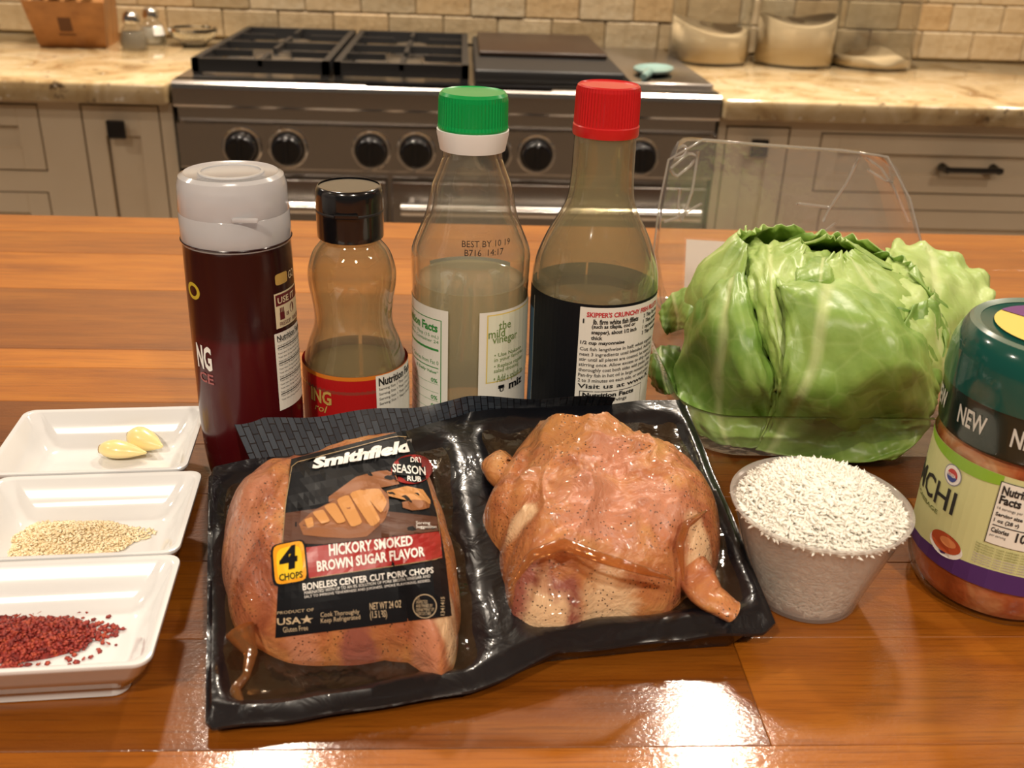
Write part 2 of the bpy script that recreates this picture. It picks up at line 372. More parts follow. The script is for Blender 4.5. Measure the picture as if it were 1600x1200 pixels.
isl = thing('kitchen_island', 'kitchen island with a glossy orange-brown wooden worktop', 'island', (0, 0, -.92))
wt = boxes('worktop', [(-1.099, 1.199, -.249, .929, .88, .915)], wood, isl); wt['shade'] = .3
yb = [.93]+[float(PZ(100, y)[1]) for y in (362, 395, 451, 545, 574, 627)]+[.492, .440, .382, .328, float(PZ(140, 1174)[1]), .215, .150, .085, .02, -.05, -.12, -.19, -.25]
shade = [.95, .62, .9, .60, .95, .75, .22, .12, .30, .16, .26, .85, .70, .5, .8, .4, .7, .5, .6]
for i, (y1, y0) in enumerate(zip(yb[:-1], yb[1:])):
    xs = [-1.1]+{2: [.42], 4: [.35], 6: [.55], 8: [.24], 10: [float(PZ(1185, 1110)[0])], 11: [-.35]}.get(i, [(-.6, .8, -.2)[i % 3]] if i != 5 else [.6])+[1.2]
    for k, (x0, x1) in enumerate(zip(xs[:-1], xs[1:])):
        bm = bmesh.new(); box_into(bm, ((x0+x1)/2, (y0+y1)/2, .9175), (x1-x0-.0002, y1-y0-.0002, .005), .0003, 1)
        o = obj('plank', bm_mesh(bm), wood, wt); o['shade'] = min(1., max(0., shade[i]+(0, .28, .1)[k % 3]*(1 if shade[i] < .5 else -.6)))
boxes('body', [(-1.0, 1.1, .05, .88, 0, .8795)], simple('island_body_wood', (.17, .135, .105), .45), isl)

# ------------------------------------------------------------------ cabinets, counters
FY = 1.722
def shaker(bm, x0, x1, z0, z1, w=.045, y=FY, wz=None):
    wz = wz or w
    for b_ in ((x0, x0+w, z0, z1), (x1-w, x1, z0, z1), (x0+w, x1-w, z0, z0+wz), (x0+w, x1-w, z1-wz, z1)):
        box_into(bm, ((b_[0]+b_[1])/2, y+.009, (b_[2]+b_[3])/2), (b_[1]-b_[0], .018, b_[3]-b_[2]), .0008, 1)
    box_into(bm, ((x0+x1)/2, y+.013, (z0+z1)/2), (x1-x0-2*w, .008, z1-z0-2*wz), 0)
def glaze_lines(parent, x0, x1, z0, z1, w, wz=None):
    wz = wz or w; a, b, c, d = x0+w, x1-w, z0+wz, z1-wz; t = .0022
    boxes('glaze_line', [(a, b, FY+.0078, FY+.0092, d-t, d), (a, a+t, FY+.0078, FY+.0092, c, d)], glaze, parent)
def knob(parent, x, z):
    bm = bmesh.new(); g = bmesh.ops.create_cone(bm, segments=4, radius1=.0085, radius2=.006, depth=.018, cap_ends=True)
    bmesh.ops.rotate(bm, cent=(0, 0, 0), matrix=Matrix.Rotation(R(45), 3, 'Z'), verts=bm.verts); bmesh.ops.rotate(bm, cent=(0, 0, 0), matrix=Matrix.Rotation(R(90), 3, 'X'), verts=bm.verts)
    bmesh.ops.translate(bm, vec=(x, FY-.009, z), verts=bm.verts); box_into(bm, (x, FY-.019, z), (.031, .007, .031), .003, 2)
    obj('knob', bm_mesh(bm), knobm, parent)
def cabinet(label, x0, x1, fronts):
    # fronts: (kind, x0, x1, z0, z1, w, handle)
    c = thing('base_cabinet', label, 'cabinet', (0, 0, -.92)); dz = .92
    boxes('body', [(x0, x1, FY+.0185, WALL_Y-.002, 0.08, dz-.0365), (x0, x1, FY+.07, WALL_Y-.002, 0, .08)], glaze, c)
    # face frame: everything around the openings
    xs = sorted({x0, x1} | {f[1] for f in fronts} | {f[2] for f in fronts}); zs = sorted({-.84, -.0365} | {f[3] for f in fronts} | {f[4] for f in fronts}); L_ = []
    for a, b in zip(xs[:-1], xs[1:]):
        for p, q in zip(zs[:-1], zs[1:]):
            if not any(f[1] <= (a+b)/2 <= f[2] and f[3] <= (p+q)/2 <= f[4] for f in fronts): L_.append((a, b, FY, FY+.018, p+dz, q+dz))
    boxes('face_frame', L_, paint, c)
    for kind, a, b, p, q, w, hd in fronts:
        g = .0028; bm = bmesh.new(); shaker(bm, a+g, b-g, p+dz+g, q+dz-g, w, wz=(w if kind == 'drawer' else .05)); d = obj(kind, bm_mesh(bm), paint, c)
        glaze_lines(d, a+g, b-g, p+dz+g, q+dz-g, w, w if kind == 'drawer' else .05)
        if hd and hd[0] == 'knob': knob(d, hd[1], hd[2]+dz)
        if hd and hd[0] == 'bar':
            X, Z, ln = hd[1], hd[2]+dz, hd[3]
            ms = [tube_data([(X-ln/2, FY-.024, Z), (X+ln/2, FY-.024, Z)], .0055, 8)]
            for s in (-1, 1): ms.append(tube_data([(X+s*(ln/2-.006), FY, Z), (X+s*(ln/2-.006), FY-.026, Z)], [.0085, .0065], 8))
            obj('bar_handle', join_meshes(ms), knobm, d)
    return c
fx = lambda px, py: PY(px, py, FY)
D1, D2 = fx(122, 165), fx(262, 300)
k1 = fx(187, 199)
cabinet('cream shaker base cabinet with a square black knob under the knife block', -1.5, -.482, [
    ('door', fx(124, 168)[0], fx(258, 250)[0], -.80, fx(185, 163)[2], .034, ('knob', k1[0], k1[2])),
    ('drawer', -1.22, fx(66, 210)[0], fx(60, 268)[2], fx(60, 162)[2], .035, None),
    ('drawer', -1.22, fx(80, 320)[0], -.50, fx(80, 300)[2], .035, None)])
k2 = fx(1182, 228); h2 = fx(1511, 262)
cabinet('cream shaker base cabinet with a black bar handle beneath the glass canisters', .447, 1.75, [
    ('door', fx(1131, 230)[0], fx(1232, 230)[0], -.80, fx(1180, 197)[2], .034, ('knob', k2[0], k2[2])),
    ('drawer', fx(1280, 230)[0], 1.30, fx(1400, 303)[2], fx(1400, 210)[2], .032, ('bar', h2[0], h2[2], .105)),
    ('drawer', fx(1280, 330)[0], 1.30, -.50, fx(1400, 327)[2], .032, None)])
def counter(x0, x1, label):
    bm = bmesh.new(); box_into(bm, ((x0+x1)/2, (1.688+WALL_Y-.011)/2, -.0175), (x1-x0, WALL_Y-.011-1.688, .035), .006, 3)
    tag(obj('granite_countertop', bm_mesh(bm), granite, None, 50), label, 'countertop')
counter(-1.6, -.479, 'speckled beige granite countertop carrying the knife block and shakers')
counter(.444, 1.85, 'speckled beige granite countertop under the three glass canisters')

# ------------------------------------------------------------------ range
rg = thing('kitchen_range', 'stainless steel gas range with black knobs and cast iron grates', 'range', (-.016, 1.70, -.92)); RX = .457
rb = lambda n, l, m, par=rg, bev=0: boxes(n, [(a, b, c-1.70, d-1.70, e+.92, f+.92) for a, b, c, d, e, f in l], m, par, bev, 50 if bev else None)
rb('body', [(-RX, RX, 1.735, 2.278, -.86, -.012)], steel)
rb('cooktop_deck', [(-RX, RX, 1.716, 2.278, -.012, .004)], steel)
# front rail: rounded nose over a hollow that mirrors the island
pr = [(1.716, .004), (1.705, .003), (1.700, -.001), (1.6985, -.008), (1.6985, -.034), (1.701, -.038), (1.722, -.041), (1.722, -.060), (1.712, -.0625), (1.706, -.066), (1.706, -.138), (1.709, -.1415), (1.735, -.1425), (1.735, .004)]
n = len(pr); v = [(x, y-1.70, z+.92) for x in (-RX, RX) for y, z in pr]
obj('control_panel', mesh(v, [(i, (i+1) % n, n+(i+1) % n, n+i) for i in range(n)]+[tuple(range(n-1, -1, -1)), tuple(range(n, 2*n))]), steel, rg)
a, b = PZ(566, 142, .006)[0]+.016, PZ(868, 150, .006)[0]+.016
rb('display', [(a, b, 1.7035, 1.724, .0035, .0075)], simple('display_glass', (.01, .01, .012), .08, coat=.6))
for px in (378, 450, 580, 650, 770, 838, 1000):
    c = PY(px, 230+(px-378)*.024, 1.70); X, Z = c[0]+.016, -.103+.92
    kb = lathe('knob', smooth_prof([(0, .031), (.020, .031), (.0245, .0275), (.0255, .018), (.027, .006), (.0275, 0), (0, 0)][::-1], 3), knobm, rg, 32)
    kb.location = (X, .006, Z); kb.rotation_euler = (R(90), 0, 0)
    be = lathe('bezel', [(.0285, 0), (.0335, 0), (.0335, .006), (.0315, .008), (.0285, .008)], chrome, kb, 32)
    boxes('grip', [(-.004, .004, -.021, .021, .029, .035)], knobm, kb, .002)
xg = PY(607, 310, 1.70)[0]+.016
for nm, a, b in (('oven_door', -RX+.004, xg-.004), ('oven_door', xg+.004, RX-.004)):
    d = rb(nm, [(a, b, 1.712, 1.736, -.80, -.158)], steel, rg, .003)
    ms = [tube_data([(a+.02, -.04, .92-.193), (b-.02, -.04, .92-.193)], .0115, 16)]
    for q in (a+.035, b-.035): ms.append(tube_data([(q, .012, .92-.193), (q, -.04, .92-.193)], .008, 10))
    obj('door_handle', join_meshes(ms), m_steel('handle_steel_%d' % (a > -.4), (.75, .73, .70), .2), d, 50)
rb('toe_kick', [(-RX, RX, 1.76, 1.80, -.92, -.86)], knobm)
def grate(x0, x1, y0, y1):
    L_ = []; z0, z1 = .018, .031; t = .006
    L_ += [(x0, x1, y0, y0+2*t, z0-.009, z1), (x0, x1, y1-2*t, y1, z0-.009, z1), (x0, x0+2*t, y0, y1, z0-.009, z1), (x1-2*t, x1, y0, y1, z0-.009, z1)]
    ym = (y0+y1)/2; xm = (x0+x1)/2; L_.append((x0, x1, ym-t, ym+t, z0, z1))
    for cy in ((y0+ym)/2, (y1+ym)/2):
        for s in (-1, 1):
            L_.append((xm+s*.035, xm+s*(x1-x0)/2, cy-.004, cy+.004, z0+.002, z1)); L_.append((xm-.004, xm+.004, cy+s*.03, cy+s*(y1-y0)/4, z0+.002, z1))
    for X in (x0+.008, x1-.008):
        for Yv in (y0+.008, y1-.008): L_.append((X-.007, X+.007, Yv-.007, Yv+.007, .004, z0))
    rb('grate', L_, iron, rg)
    for cy in ((y0+ym)/2, (y1+ym)/2):
        b_ = lathe('burner', [(0, .004), (.045, .004), (.045, .009), (.034, .011), (.034, .017), (.030, .020), (0, .020)], simple('burner_metal', (.30, .28, .25), .35, metal=1), rg, 32); b_.location = (xm, cy-1.70, .92)
gx = [PZ(318, 105, .02)[0]+.016, PZ(513, 108, .02)[0]+.016, PZ(523, 108, .02)[0]+.016, PZ(712, 112, .02)[0]+.016]
gx = [-.438, -.208, -.200, .030]
grate(gx[0], gx[1], 1.765, 2.255); grate(gx[2], gx[3], 1.765, 2.255)
rb('griddle_frame', [(.040, .300, 1.765, 2.255, .004, .026)], iron, rg, .004)
rb('griddle_cover', [(.050, .290, 1.93, 2.245, .026, .036)], simple('griddle_cover_wood', (.028, .014, .008), .4), rg, .003)
rb('side_trim', [(.312, RX, 1.765, 2.255, .004, .012)], steel, rg, .003)

# ------------------------------------------------------------------ things on the back counters
kb = thing('knife_block', 'wooden knife block filled with black-handled knives', 'knife block', (-.765, 2.13, 0), R(6))
v = [(-.062, -.05, 0), (.062, -.05, 0), (.062, .075, 0), (-.062, .075, 0), (-.075, -.085, .088), (.075, -.085, .088), (.075, .04, .18), (-.075, .04, .18)]
kbm = mesh(v, [(0, 3, 2, 1), (4, 5, 6, 7), (0, 1, 5, 4), (1, 2, 6, 5), (2, 3, 7, 6), (3, 0, 4, 7)])
m_, nt_, b_ = new_mat('block_wood'); L(nt_, ramp(nt_, noise(nt_, coords(nt_, (2, 8, 1)), 12, 5), [(.3, (.26, .105, .028)), (.7, (.42, .19, .055))]), b_.inputs['Base Color']); setp(b_, rough=.4)
obj('block', kbm, m_, kb)
boxes('emblem', [(-.012, .012, -.0005, .0005, -.014, .014), (-.016, .016, -.0005, .0005, -.022, -.019)], simple('burnt_mark', (.10, .035, .01), .6), kb).location = (-.005, -.068, .045)
emb = [o for o in kb.children if o.name.startswith('emblem')][0]; emb.rotation_euler = (R(21.7), 0, 0)
for i in range(5):
    for j in range(3):
        x = -.056+i*.028; t = .18+j*.3; y = -.085+.125*t; z = .088+.092*t; nrm = Vector((0, -.59, .806))
        p = Vector((x, y, z)); hm = tube_data([p-nrm*.004, p+nrm*.02, p+nrm*.07, p+nrm*.085], [.0075, .0085, .0095, .007], 8)
        kn = obj('knife', hm, knobm, kb, 60)
        obj('rivet', tube_data([p+nrm*.03+Vector((0, -.0085, 0)), p+nrm*.03+Vector((0, -.0105, 0))], .0022, 8), chrome, kn)
def shaker_pot(loc, label, tagged):
    t = thing('shaker', label, 'shaker', loc)
    pf = smooth_prof([(0, 0), (.022, 0), (.0255, .006), (.026, .02), (.022, .036), (.0145, .047), (.0135, .052)], 4)
    lathe('glass_body', pf, m_clear('shaker_glass', (.93, .94, .92), 1.8, .05, (.6, .6, .55), .03), t, 32)
    lathe('filling', [(0, .0032), (.0225, .0045), (.0238, .020), (.0205, .034), (0, .034)], simple('ground_spice', (.20, .17, .13), .8) if not tagged else simple('salt_grey', (.45, .42, .36), .8), t, 32)
    lathe('cap', smooth_prof([(.0145, .050), (.0165, .052), (.0165, .060), (.0135, .068), (.006, .073), (0, .074)], 4), chrome, t, 32)
    if tagged:
        C_ = Cyl(loc, [(.0255, .006), (.0265, .02), (.0225, .036), (.0145, .047)]); p = Print(C_.hit); p.patch((20, .020, 75, .038), white, 8, 4, .0006); p.build('label_sticker', t)
shaker_pot((-.640, 2.075, 0), 'clear glass shaker with a chrome cap beside the knife block', False)
shaker_pot((-.628, 2.165, 0), 'chrome-capped glass shaker with a white sticker behind the other shaker', True)
gd = thing('glass_dish', 'small clear glass dish with a chrome rim near the range', 'dish', (-.545, 2.16, 0))
lathe('bowl', [(0, 0), (.022, 0), (.026, .004), (.045, .022), (.048, .032), (.0455, .032), (.042, .023), (.023, .006), (0, .005)], glass, gd, 24, None, 30)
lathe('rim', [(.0452, .031), (.0488, .031), (.0488, .036), (.0452, .036), (.0452, .031)], chrome, gd, 32)
sp = thing('spoon_rest', 'pale teal spoon rest lying beside the griddle', 'spoon rest', (.352, 1.87, .0125), R(-20))
lathe('bowl', smooth_prof([(0, .0), (.022, .0), (.034, .006), (.036, .011), (.033, .009), (.02, .004), (0, .003)], 3), simple('teal_ceramic', (.22, .36, .34), .2, coat=.4), sp, 32).scale = (1, 1.6, 1)
obj('handle', tube_data([(0, -.045, .008), (0, -.075, .0075), (0, -.10, .007)], [.009, .0075, .006], 10), MATS['teal_ceramic'], sp, 60)

def canister(px, py_, label, fill, fillcol, mound):
    c = PZ(px, py_, 0); r = .083; loc = (c[0], 2.155, 0); t = thing('glass_canister', label, 'canister', loc)
    pf = [(0, 0), (r-.006, 0), (r-.001, .004), (r, .012), (r, .140), (r-.004, .155), (r-.012, .163), (r-.012, .170)]
    lathe('glass_wall', pf, m_clear('canister_glass', (.93, .94, .92), 2.2, .05, (.6, .6, .55), .03, 0, .35) if 'canister_glass' not in MATS else MATS['canister_glass'], t, 48)
    ri = r-.0034; n_ = 40; V = [(0, 0, .0065)]; Fc = []
    for k in range(n_): a = 2*math.pi*k/n_; V.append((ri*math.cos(a), ri*math.sin(a), .0065))
    rows = 8; base = 1
    for j in range(rows+1):
        q = 1-j/rows
        for k in range(n_):
            a = 2*math.pi*k/n_; x, y = ri*q*math.cos(a), ri*q*math.sin(a); V.append((x, y, fill+mound(x/ri, y/ri)))
    for k in range(n_): k2 = (k+1) % n_; Fc.append((0, 1+k2, 1+k)); Fc.append((1+k, 1+k2, 1+n_+k2, 1+n_+k))
    for j in range(rows):
        for k in range(n_): k2 = (k+1) % n_; s_ = 1+n_+j*n_; Fc.append((s_+k, s_+k2, s_+n_+k2, s_+n_+k))
    obj('filling', mesh(V, Fc), simple('fill_%s' % label[:9], fillcol, .9), t, 180)
    lid = lathe('lid', smooth_prof([(0, .168), (.070, .168), (.0745, .171), (.0745, .186), (.071, .191), (.02, .194), (0, .194)], 3), simple('lid_metal', (.42, .40, .37), .22, metal=1), t, 48)
    lathe('lid_knob', smooth_prof([(.007, .193), (.007, .203), (.016, .210), (.016, .218), (0, .222)], 3), MATS['lid_metal'], lid, 24)
canister(1097, 92, 'glass canister of tan sugar standing closest to the range', .066, (.60, .46, .28), lambda x, y: .012*x*x-.012*x+.008*y)
canister(1219, 92, 'glass canister nearly full of white flour between the other two', .084, (.90, .88, .84), lambda x, y: .018*x*x+.004*y)
canister(1342, 98, 'glass canister with only a low mound of white powder', .016, (.92, .90, .86), lambda x, y: .022*math.exp(-((x-.1)**2+y*y)*3)+.006*math.sin(5*x+2*y))

# ------------------------------------------------------------------ the three sauce dishes
def rrect(hx, hy, r, n=6):
    P = []
    for cx, cy, a0 in ((hx-r, hy-r, 0), (-hx+r, hy-r, 90), (-hx+r, -hy+r, 180), (hx-r, -hy+r, 270)):
        for k in range(n+1): a = R(a0+90*k/n); P.append((cx+r*math.cos(a), cy+r*math.sin(a)))
    return P
def dish_mesh():
    # (half x, half y, corner radius, z): foot, flared wall, rounded rim, hollow
    rings = [(.032, .0195, .006, 0), (.0335, .021, .006, .0005), (.034, .0215, .006, .006), (.0375, .0245, .006, .0075), (.0425, .0295, .006, .016), (.0462, .0332, .006, .0235), (.0470, .0340, .006, .0248), (.0468, .0338, .006, .0258),
             (.0455, .0325, .006, .0262), (.0440, .0310, .0065, .0252), (.0385, .0255, .008, .0165), (.0340, .0210, .008, .0112), (.0310, .0180, .008, .0096), (.026, .014, .007, .0093)]
    V = []; Fc = []; n = 28
    for hx, hy, r, z in rings: V += [(x, y, z) for x, y in rrect(hx, hy, r)]
    for i in range(len(rings)-1):
        for k in range(n): k2 = (k+1) % n; Fc.append((i*n+k, i*n+k2, (i+1)*n+k2, (i+1)*n+k))
    Fc.append(tuple(range(n-1, -1, -1))); b = (len(rings)-1)*n; Fc.append(tuple(b+k for k in range(n)))
    return mesh(V, Fc)
dm = dish_mesh(); dm.materials.append(porcelain); RZ = R(4.5); DC = []
for (px, py_), lab in (((322, 640), 'white porcelain sauce dish with the garlic cloves in it'), ((318, 737), 'white porcelain sauce dish with the sesame seeds, between the other two'), ((288, 862), 'white porcelain sauce dish with the red pepper flakes in it')):
    c = PZ(px, py_, .025); ca, sa = math.cos(RZ), math.sin(RZ); x, y = c[0]-.0470*ca+.034*sa, c[1]-.0470*sa-.034*ca
    DC.append((x, y))
DC[0] = (DC[0][0], DC[1][1]+.0688); DC[2] = (DC[2][0], DC[1][1]-.0688)
for (x, y), lab in zip(DC, ('white porcelain sauce dish with the garlic cloves in it', 'white porcelain sauce dish with the sesame seeds, between the other two', 'white porcelain sauce dish with the red pepper flakes in it')):
    o = tag(obj('sauce_dish', dm, None, None, 60), lab, 'dish', 'white sauce dishes in a row'); o.location = (x, y, 0); o.rotation_euler = (0, 0, RZ)
def clove(loc, rz, tilt, label, s=1.):
    P = [(0, .0), (.0035, .0005), (.0062, .005), (.0066, .010), (.0052, .016), (.0028, .021), (.0010, .0245), (0, .025)]
    me = lathe_data(smooth_prof(P, 4), 20)
    for v in me.vertices:
        x, y, z = v.co; y *= .82; x += .10*(z-.012)**2*100*.35
        if y < 0: y *= .75
        v.co = (x*s, y*s, (z-.0125)*s)
    t = thing('garlic_clove', label, 'garlic clove', loc); b_ = obj('clove', me, simple('garlic', (.78, .62, .28), .28, sss=.15, coat=.3), t, 180)
    b_.rotation_euler = (R(90), tilt, rz)
    e = lathe('root_end', [(0, -.0132*s), (.0024*s, -.0128*s), (.0026*s, -.0118*s), (0, -.0112*s)], simple('garlic_root', (.30, .19, .08), .7), b_, 10)
    return t
d0 = DC[0]
g1 = PZ(192, 700, .0155); clove((g1[0], g1[1], .0137), R(80), R(15), 'peeled garlic clove lying in front of the other clove', 1.0)
g2 = PZ(216, 692, .0165); clove((g2[0]+.002, g2[1]+.006, .0143), R(55), R(-30), 'peeled garlic clove leaning on the other clove', 1.0)
def scatter(name, cx, cy, n, hx, hy, size, mat, label, cat, z0, hgt, flat, off=(0, 0)):
    bm_v = []; bm_f = []
    for i in range(n):
        a, q = random.uniform(0, 2*math.pi), random.random()**.6; q = q*(1+.16*math.sin(3*a+1)+.10*math.sin(7*a)) if random.random() > .05 or not flat else random.uniform(1, 1.28); lx, ly = hx*q*math.cos(a)+off[0], hy*q*math.sin(a)+off[1]
        z = z0+hgt*max(0, 1-q*q)*random.uniform(.5, 1)+size*.4
        M = Matrix.Rotation(random.uniform(0, 6.3), 3, 'Z') @ Matrix.Rotation(random.uniform(-.9, .9), 3, 'X'); s = size*random.uniform(.6, 1.25)
        if flat: P = [(-1, -.6, 0), (.2, -1, .15), (1, -.1, 0), (.5, .8, -.1), (-.6, .7, .1), (0, 0, .35), (0, 0, -.25)]; Q = [(k, (k+1) % 5, 5) for k in range(5)]+[((k+1) % 5, k, 6) for k in range(5)]
        else: P = [(-1.15, 0, 0), (-.4, .55, 0), (.45, .68, 0), (1.05, 0, 0), (.45, -.68, 0), (-.4, -.55, 0), (.1, 0, .4), (.1, 0, -.4)]; Q = [(k, (k+1) % 6, 6) for k in range(6)]+[((k+1) % 6, k, 7) for k in range(6)]
        b0 = len(bm_v); ca, sa = math.cos(RZ), math.sin(RZ)
        for p in P:
            w = M @ Vector(p)*s; X, Y = lx+w.x, ly+w.y; bm_v.append((X*ca-Y*sa, X*sa+Y*ca, max(z+w.z, z0+.0001)))
        bm_f += [tuple(b0+k for k in f) for f in Q]
    b0 = len(bm_v); ca, sa = math.cos(RZ), math.sin(RZ)
    for q in (1., .9, .7, .4, .0001):
        for k in range(24):
            a = 2*math.pi*k/24; q2 = q*(.86 if flat else .95); X, Y = hx*q2*math.cos(a)+off[0], hy*q2*math.sin(a)+off[1]; bm_v.append((X*ca-Y*sa, X*sa+Y*ca, z0+.0002+(hgt*.75+size*.4)*(1-q*q)))
    bm_f += [(b0+j*24+k, b0+j*24+(k+1) % 24, b0+(j+1)*24+(k+1) % 24, b0+(j+1)*24+k) for j in range(4) for k in range(24)]
    o = tag(obj(name, mesh(bm_v, bm_f), mat, None, 180), label, cat, kind='stuff'); o.location = (cx, cy, 0); return o
def m_speck(name, stops, rough):
    m, nt, b = new_mat(name); L(nt, ramp(nt, noise(nt, coords(nt), 420, 2, .5), stops), b.inputs['Base Color']); setp(b, rough=rough); return m
scatter('sesame_seeds', *DC[1], 3000, .030, .0165, .00105, m_speck('sesame', [(.3, (.72, .55, .30)), (.6, (.86, .73, .50))], .5), 'pale toasted sesame seeds heaped in a white sauce dish', 'sesame seeds', .0094, .0052, False, (-.008, .002))
fl = m_speck('pepper_flake', [(.3, (.13, .008, .006)), (.5, (.27, .022, .014)), (.7, (.42, .07, .025))], .55)
scatter('pepper_flakes', *DC[2], 1700, .029, .0150, .00105, fl, 'coarse dark red pepper flakes spread in the sauce dish', 'pepper flakes', .0094, .0042, True, (-.009, .003))

# ------------------------------------------------------------------ squeeze bottle of red sauce
def at_base(px, py_): return PZ(px, py_, 0)
def far(P, K):
    # profile measured at one distance, the bottle standing K times as far: same outline seen from the camera height
    return [(r*K, z-(K-1)*(CAM_H-z)*min(1, max(0, z-.004)/.03)) for r, z in P]
B1 = at_base(402, 733); K1 = B1[1]/.4552; CZ = lambda P: far([(r*.985, .1314+(z-.1325)*.80) for r, z in P], K1); sb = thing('squeeze_bottle', 'dark red squeeze bottle of chili sauce with a frosted clear cap', 'bottle', tuple(B1))
rz1 = [(.0258, .004), (.0268, .03), (.0264, .06), (.0258, .10), (.0252, .13)]
lathe('body', smooth_prof(far([(0, 0), (.018, 0), (.0222, .0015), (.0236, .006), (.0248, .02), (.0255, .04), (.0254, .06), (.0253, .09), (.0248, .1295), (.0235, .1318), (0, .1318)], K1), 5), saucem, sb, 64)
frost = m_clear('frosted_plastic', (.86, .88, .92), 1.3, .62, (.92, .92, .93), .12)
cp = lathe('cap', CZ([(.0254, .1325), (.0256, .134), (.0255, .150), (.0252, .1505), (.0254, .151), (.0250, .166), (.0238, .1705), (.0215, .1722), (.0205, .1716), (0, .1716), (0, .1704), (.0205, .1704), (.0225, .169), (.0236, .165), (.0240, .134)]), frost, sb, 64)
lathe('nozzle', smooth_prof(CZ([(0, .1337), (.017, .1337), (.0172, .148), (.012, .150), (.007, .153), (.006, .163), (0, .163)]), 3), m_clear('nozzle_plastic', (.9, .9, .92), 1, .6, (.78, .78, .78), .2), cp, 40)
lathe('lid_ring', CZ([(.0150, .1717), (.0150, .1726), (.0136, .1726), (.0136, .1717), (.0150, .1717)]), frost, cp, 48)
tz = CZ([(1, .151)])[0][1]; boxes('thumb_tab', [(.004, .016, -.0262, -.0240, tz, tz+.0022)], frost, cp, .0008)
C1 = Cyl(B1, far([(.0248, .02), (.0255, .04), (.0254, .06), (.0253, .09), (.0248, .1295)], K1)); p1 = Print(C1.hit)
cream, maroon, gold = simple('cream_print', (.70, .62, .42), .4), simple('maroon_print', (.12, .01, .015), .35), simple('gold_print', (.52, .34, .09), .35)
q = C1.quad(429, 452, 466, 508); e = 94
p1.patch((q[0], q[1], e, q[3]), cream, 10, 6, .0002)
zs = q[3]-(q[3]-q[1])*.36; p1.patch((q[0]+1.5, zs, e, q[3]-.0008), maroon, 8, 2, .0003); p1.text('USE IT', (q[0]+4, zs+.0010, q[0]+34, q[3]-.0022), cream, .02, lift=.0004)
zm = q[1]+(zs-q[1])*.35
p1.patch((q[0]+6, zm, q[0]+13, zs-.0035), maroon, 2, 2, .0003); p1.text('III', (q[0]+6.5, zs-.0037, q[0]+12.5, zs-.0012), maroon, .03); p1.text('OR', (q[0]+16, zm+.001, q[0]+21, zm+.003), maroon, .02); p1.disc((q[0]+28, (zm+zs)/2), 4.5, .0026, maroon); p1.text('FRIES/DIP   BURGERS', (q[0]+5, q[1]+.0008, q[0]+46, zm-.001), maroon, .01)
n_ = C1.quad(432, 512, 473, 635); z0, z1 = n_[1], n_[3]; p1.patch((n_[0], z0, e, z1), paper, 10, 10, .0002)
p1.text('Nutrition Facts', (n_[0]+3, z1-.0042, n_[0]+50, z1-.0012), ink, .02)
for k in range(16):
    zz = z1-.0058-k*(z1-z0-.008)/16; 
    if k % 4 == 1: p1.patch((n_[0]+3, zz, e, zz+.0005), ink, 6, 1, .0003)
    p1.text('Total value 20 mg of fat 0%  amount per serving', (n_[0]+3, zz+.0007, n_[0]+60, zz+.0018), ink)
sh = C1.quad(429, 426, 448, 444); p1.patch(sh, gold, 6, 6, .0003, .35); p1.text('GO', (sh[0]+22, C1.at(455, 425)[1]-.002, sh[0]+36, C1.at(455, 425)[1]+.0022), cream, .01)
w = C1.at(310, 570); w2 = C1.at(326, 545); p1.text('NG', (w2[0]-21, w[1]-.0005, w2[0]+3, w2[1]+.001), white, .035); p1.text('CE', (w2[0]-19, w[1]-.0075, w2[0]+3, w[1]-.0022), simple('rose_print', (.35, .10, .10), .4), .02)
oc = C1.at(304, 455); p1.disc((oc[0]-2, oc[1]), 11, .0042, simple('yellow_print', (.50, .38, .03), .4), r0=.6)
p1.build('label_print', sb)

# ------------------------------------------------------------------ small waisted bottle, black cap
B2 = at_base(560, 690); s2 = thing('sauce_bottle', 'small waisted glass bottle with a black flip cap and red label', 'bottle', tuple(B2))
K2 = B2[1]/.4854
o2 = smooth_prof(far([(0, 0), (.021, 0), (.0258, .0015), (.0275, .007), (.0280, .028), (.0281, .043), (.0276, .0548), (.0240, .067), (.0207, .0765), (.0201, .083), (.0210, .092), (.0224, .101), (.0222, .108), (.0195, .116), (.0153, .1215), (.0146, .1240), (.0146, .133)], K2), 4)
amber = m_clear('bottle_glass', (.93, .90, .80), 2.0, .14, (.62, .54, .36), .03, .06, .4); lathe('glass_body', o2, amber, s2, 64); lathe('inner_wall', [(max(r-.0022, .001), max(z, .004)) for r, z in o2 if r > .001], amber, s2, 64)
lathe('sauce', far([(0, .0042), (.0235, .0045), (.0258, .009), (.0264, .03), (.0264, .043), (.0258, .054), (0, .054)], K2), m_clear('amber_sauce', (.75, .60, .32), .6, .35, (.55, .44, .22), .05), s2, 64)
cap2 = lathe('cap', smooth_prof(far([(.0150, .1243), (.0163, .1245), (.0166, .127), (.0167, .144), (.0163, .1485), (.0150, .1503), (.0145, .1497), (0, .1497)], K2), 3), knobm, s2, 64)
lathe('hinge_groove', far([(.0167, .1375), (.0169, .1378), (.0169, .1386), (.0167, .1389)], K2), simple('soft_black', (.02, .02, .021), .4), cap2, 64)
ba = math.radians(8); boxes('flip_tab', [(-.006, .006, -.0186, -.0163, .1345, .1372)], knobm, cap2, .0007)
C2 = Cyl(B2, far([(.0275, .007), (.0280, .028), (.0281, .043), (.0276, .0548)], K2)); p2 = Print(C2.hit); redp, orange = simple('red_print', (.42, .012, .012), .3, coat=.3), simple('orange_print', (.66, .20, .02), .35)
zt = C2.at(555, 590)[1]; p2.patch((-178, .008, 178, zt), redp, 64, 4, .0002); p2.patch((-178, zt-.0022, 178, zt), orange, 64, 1, .0003)
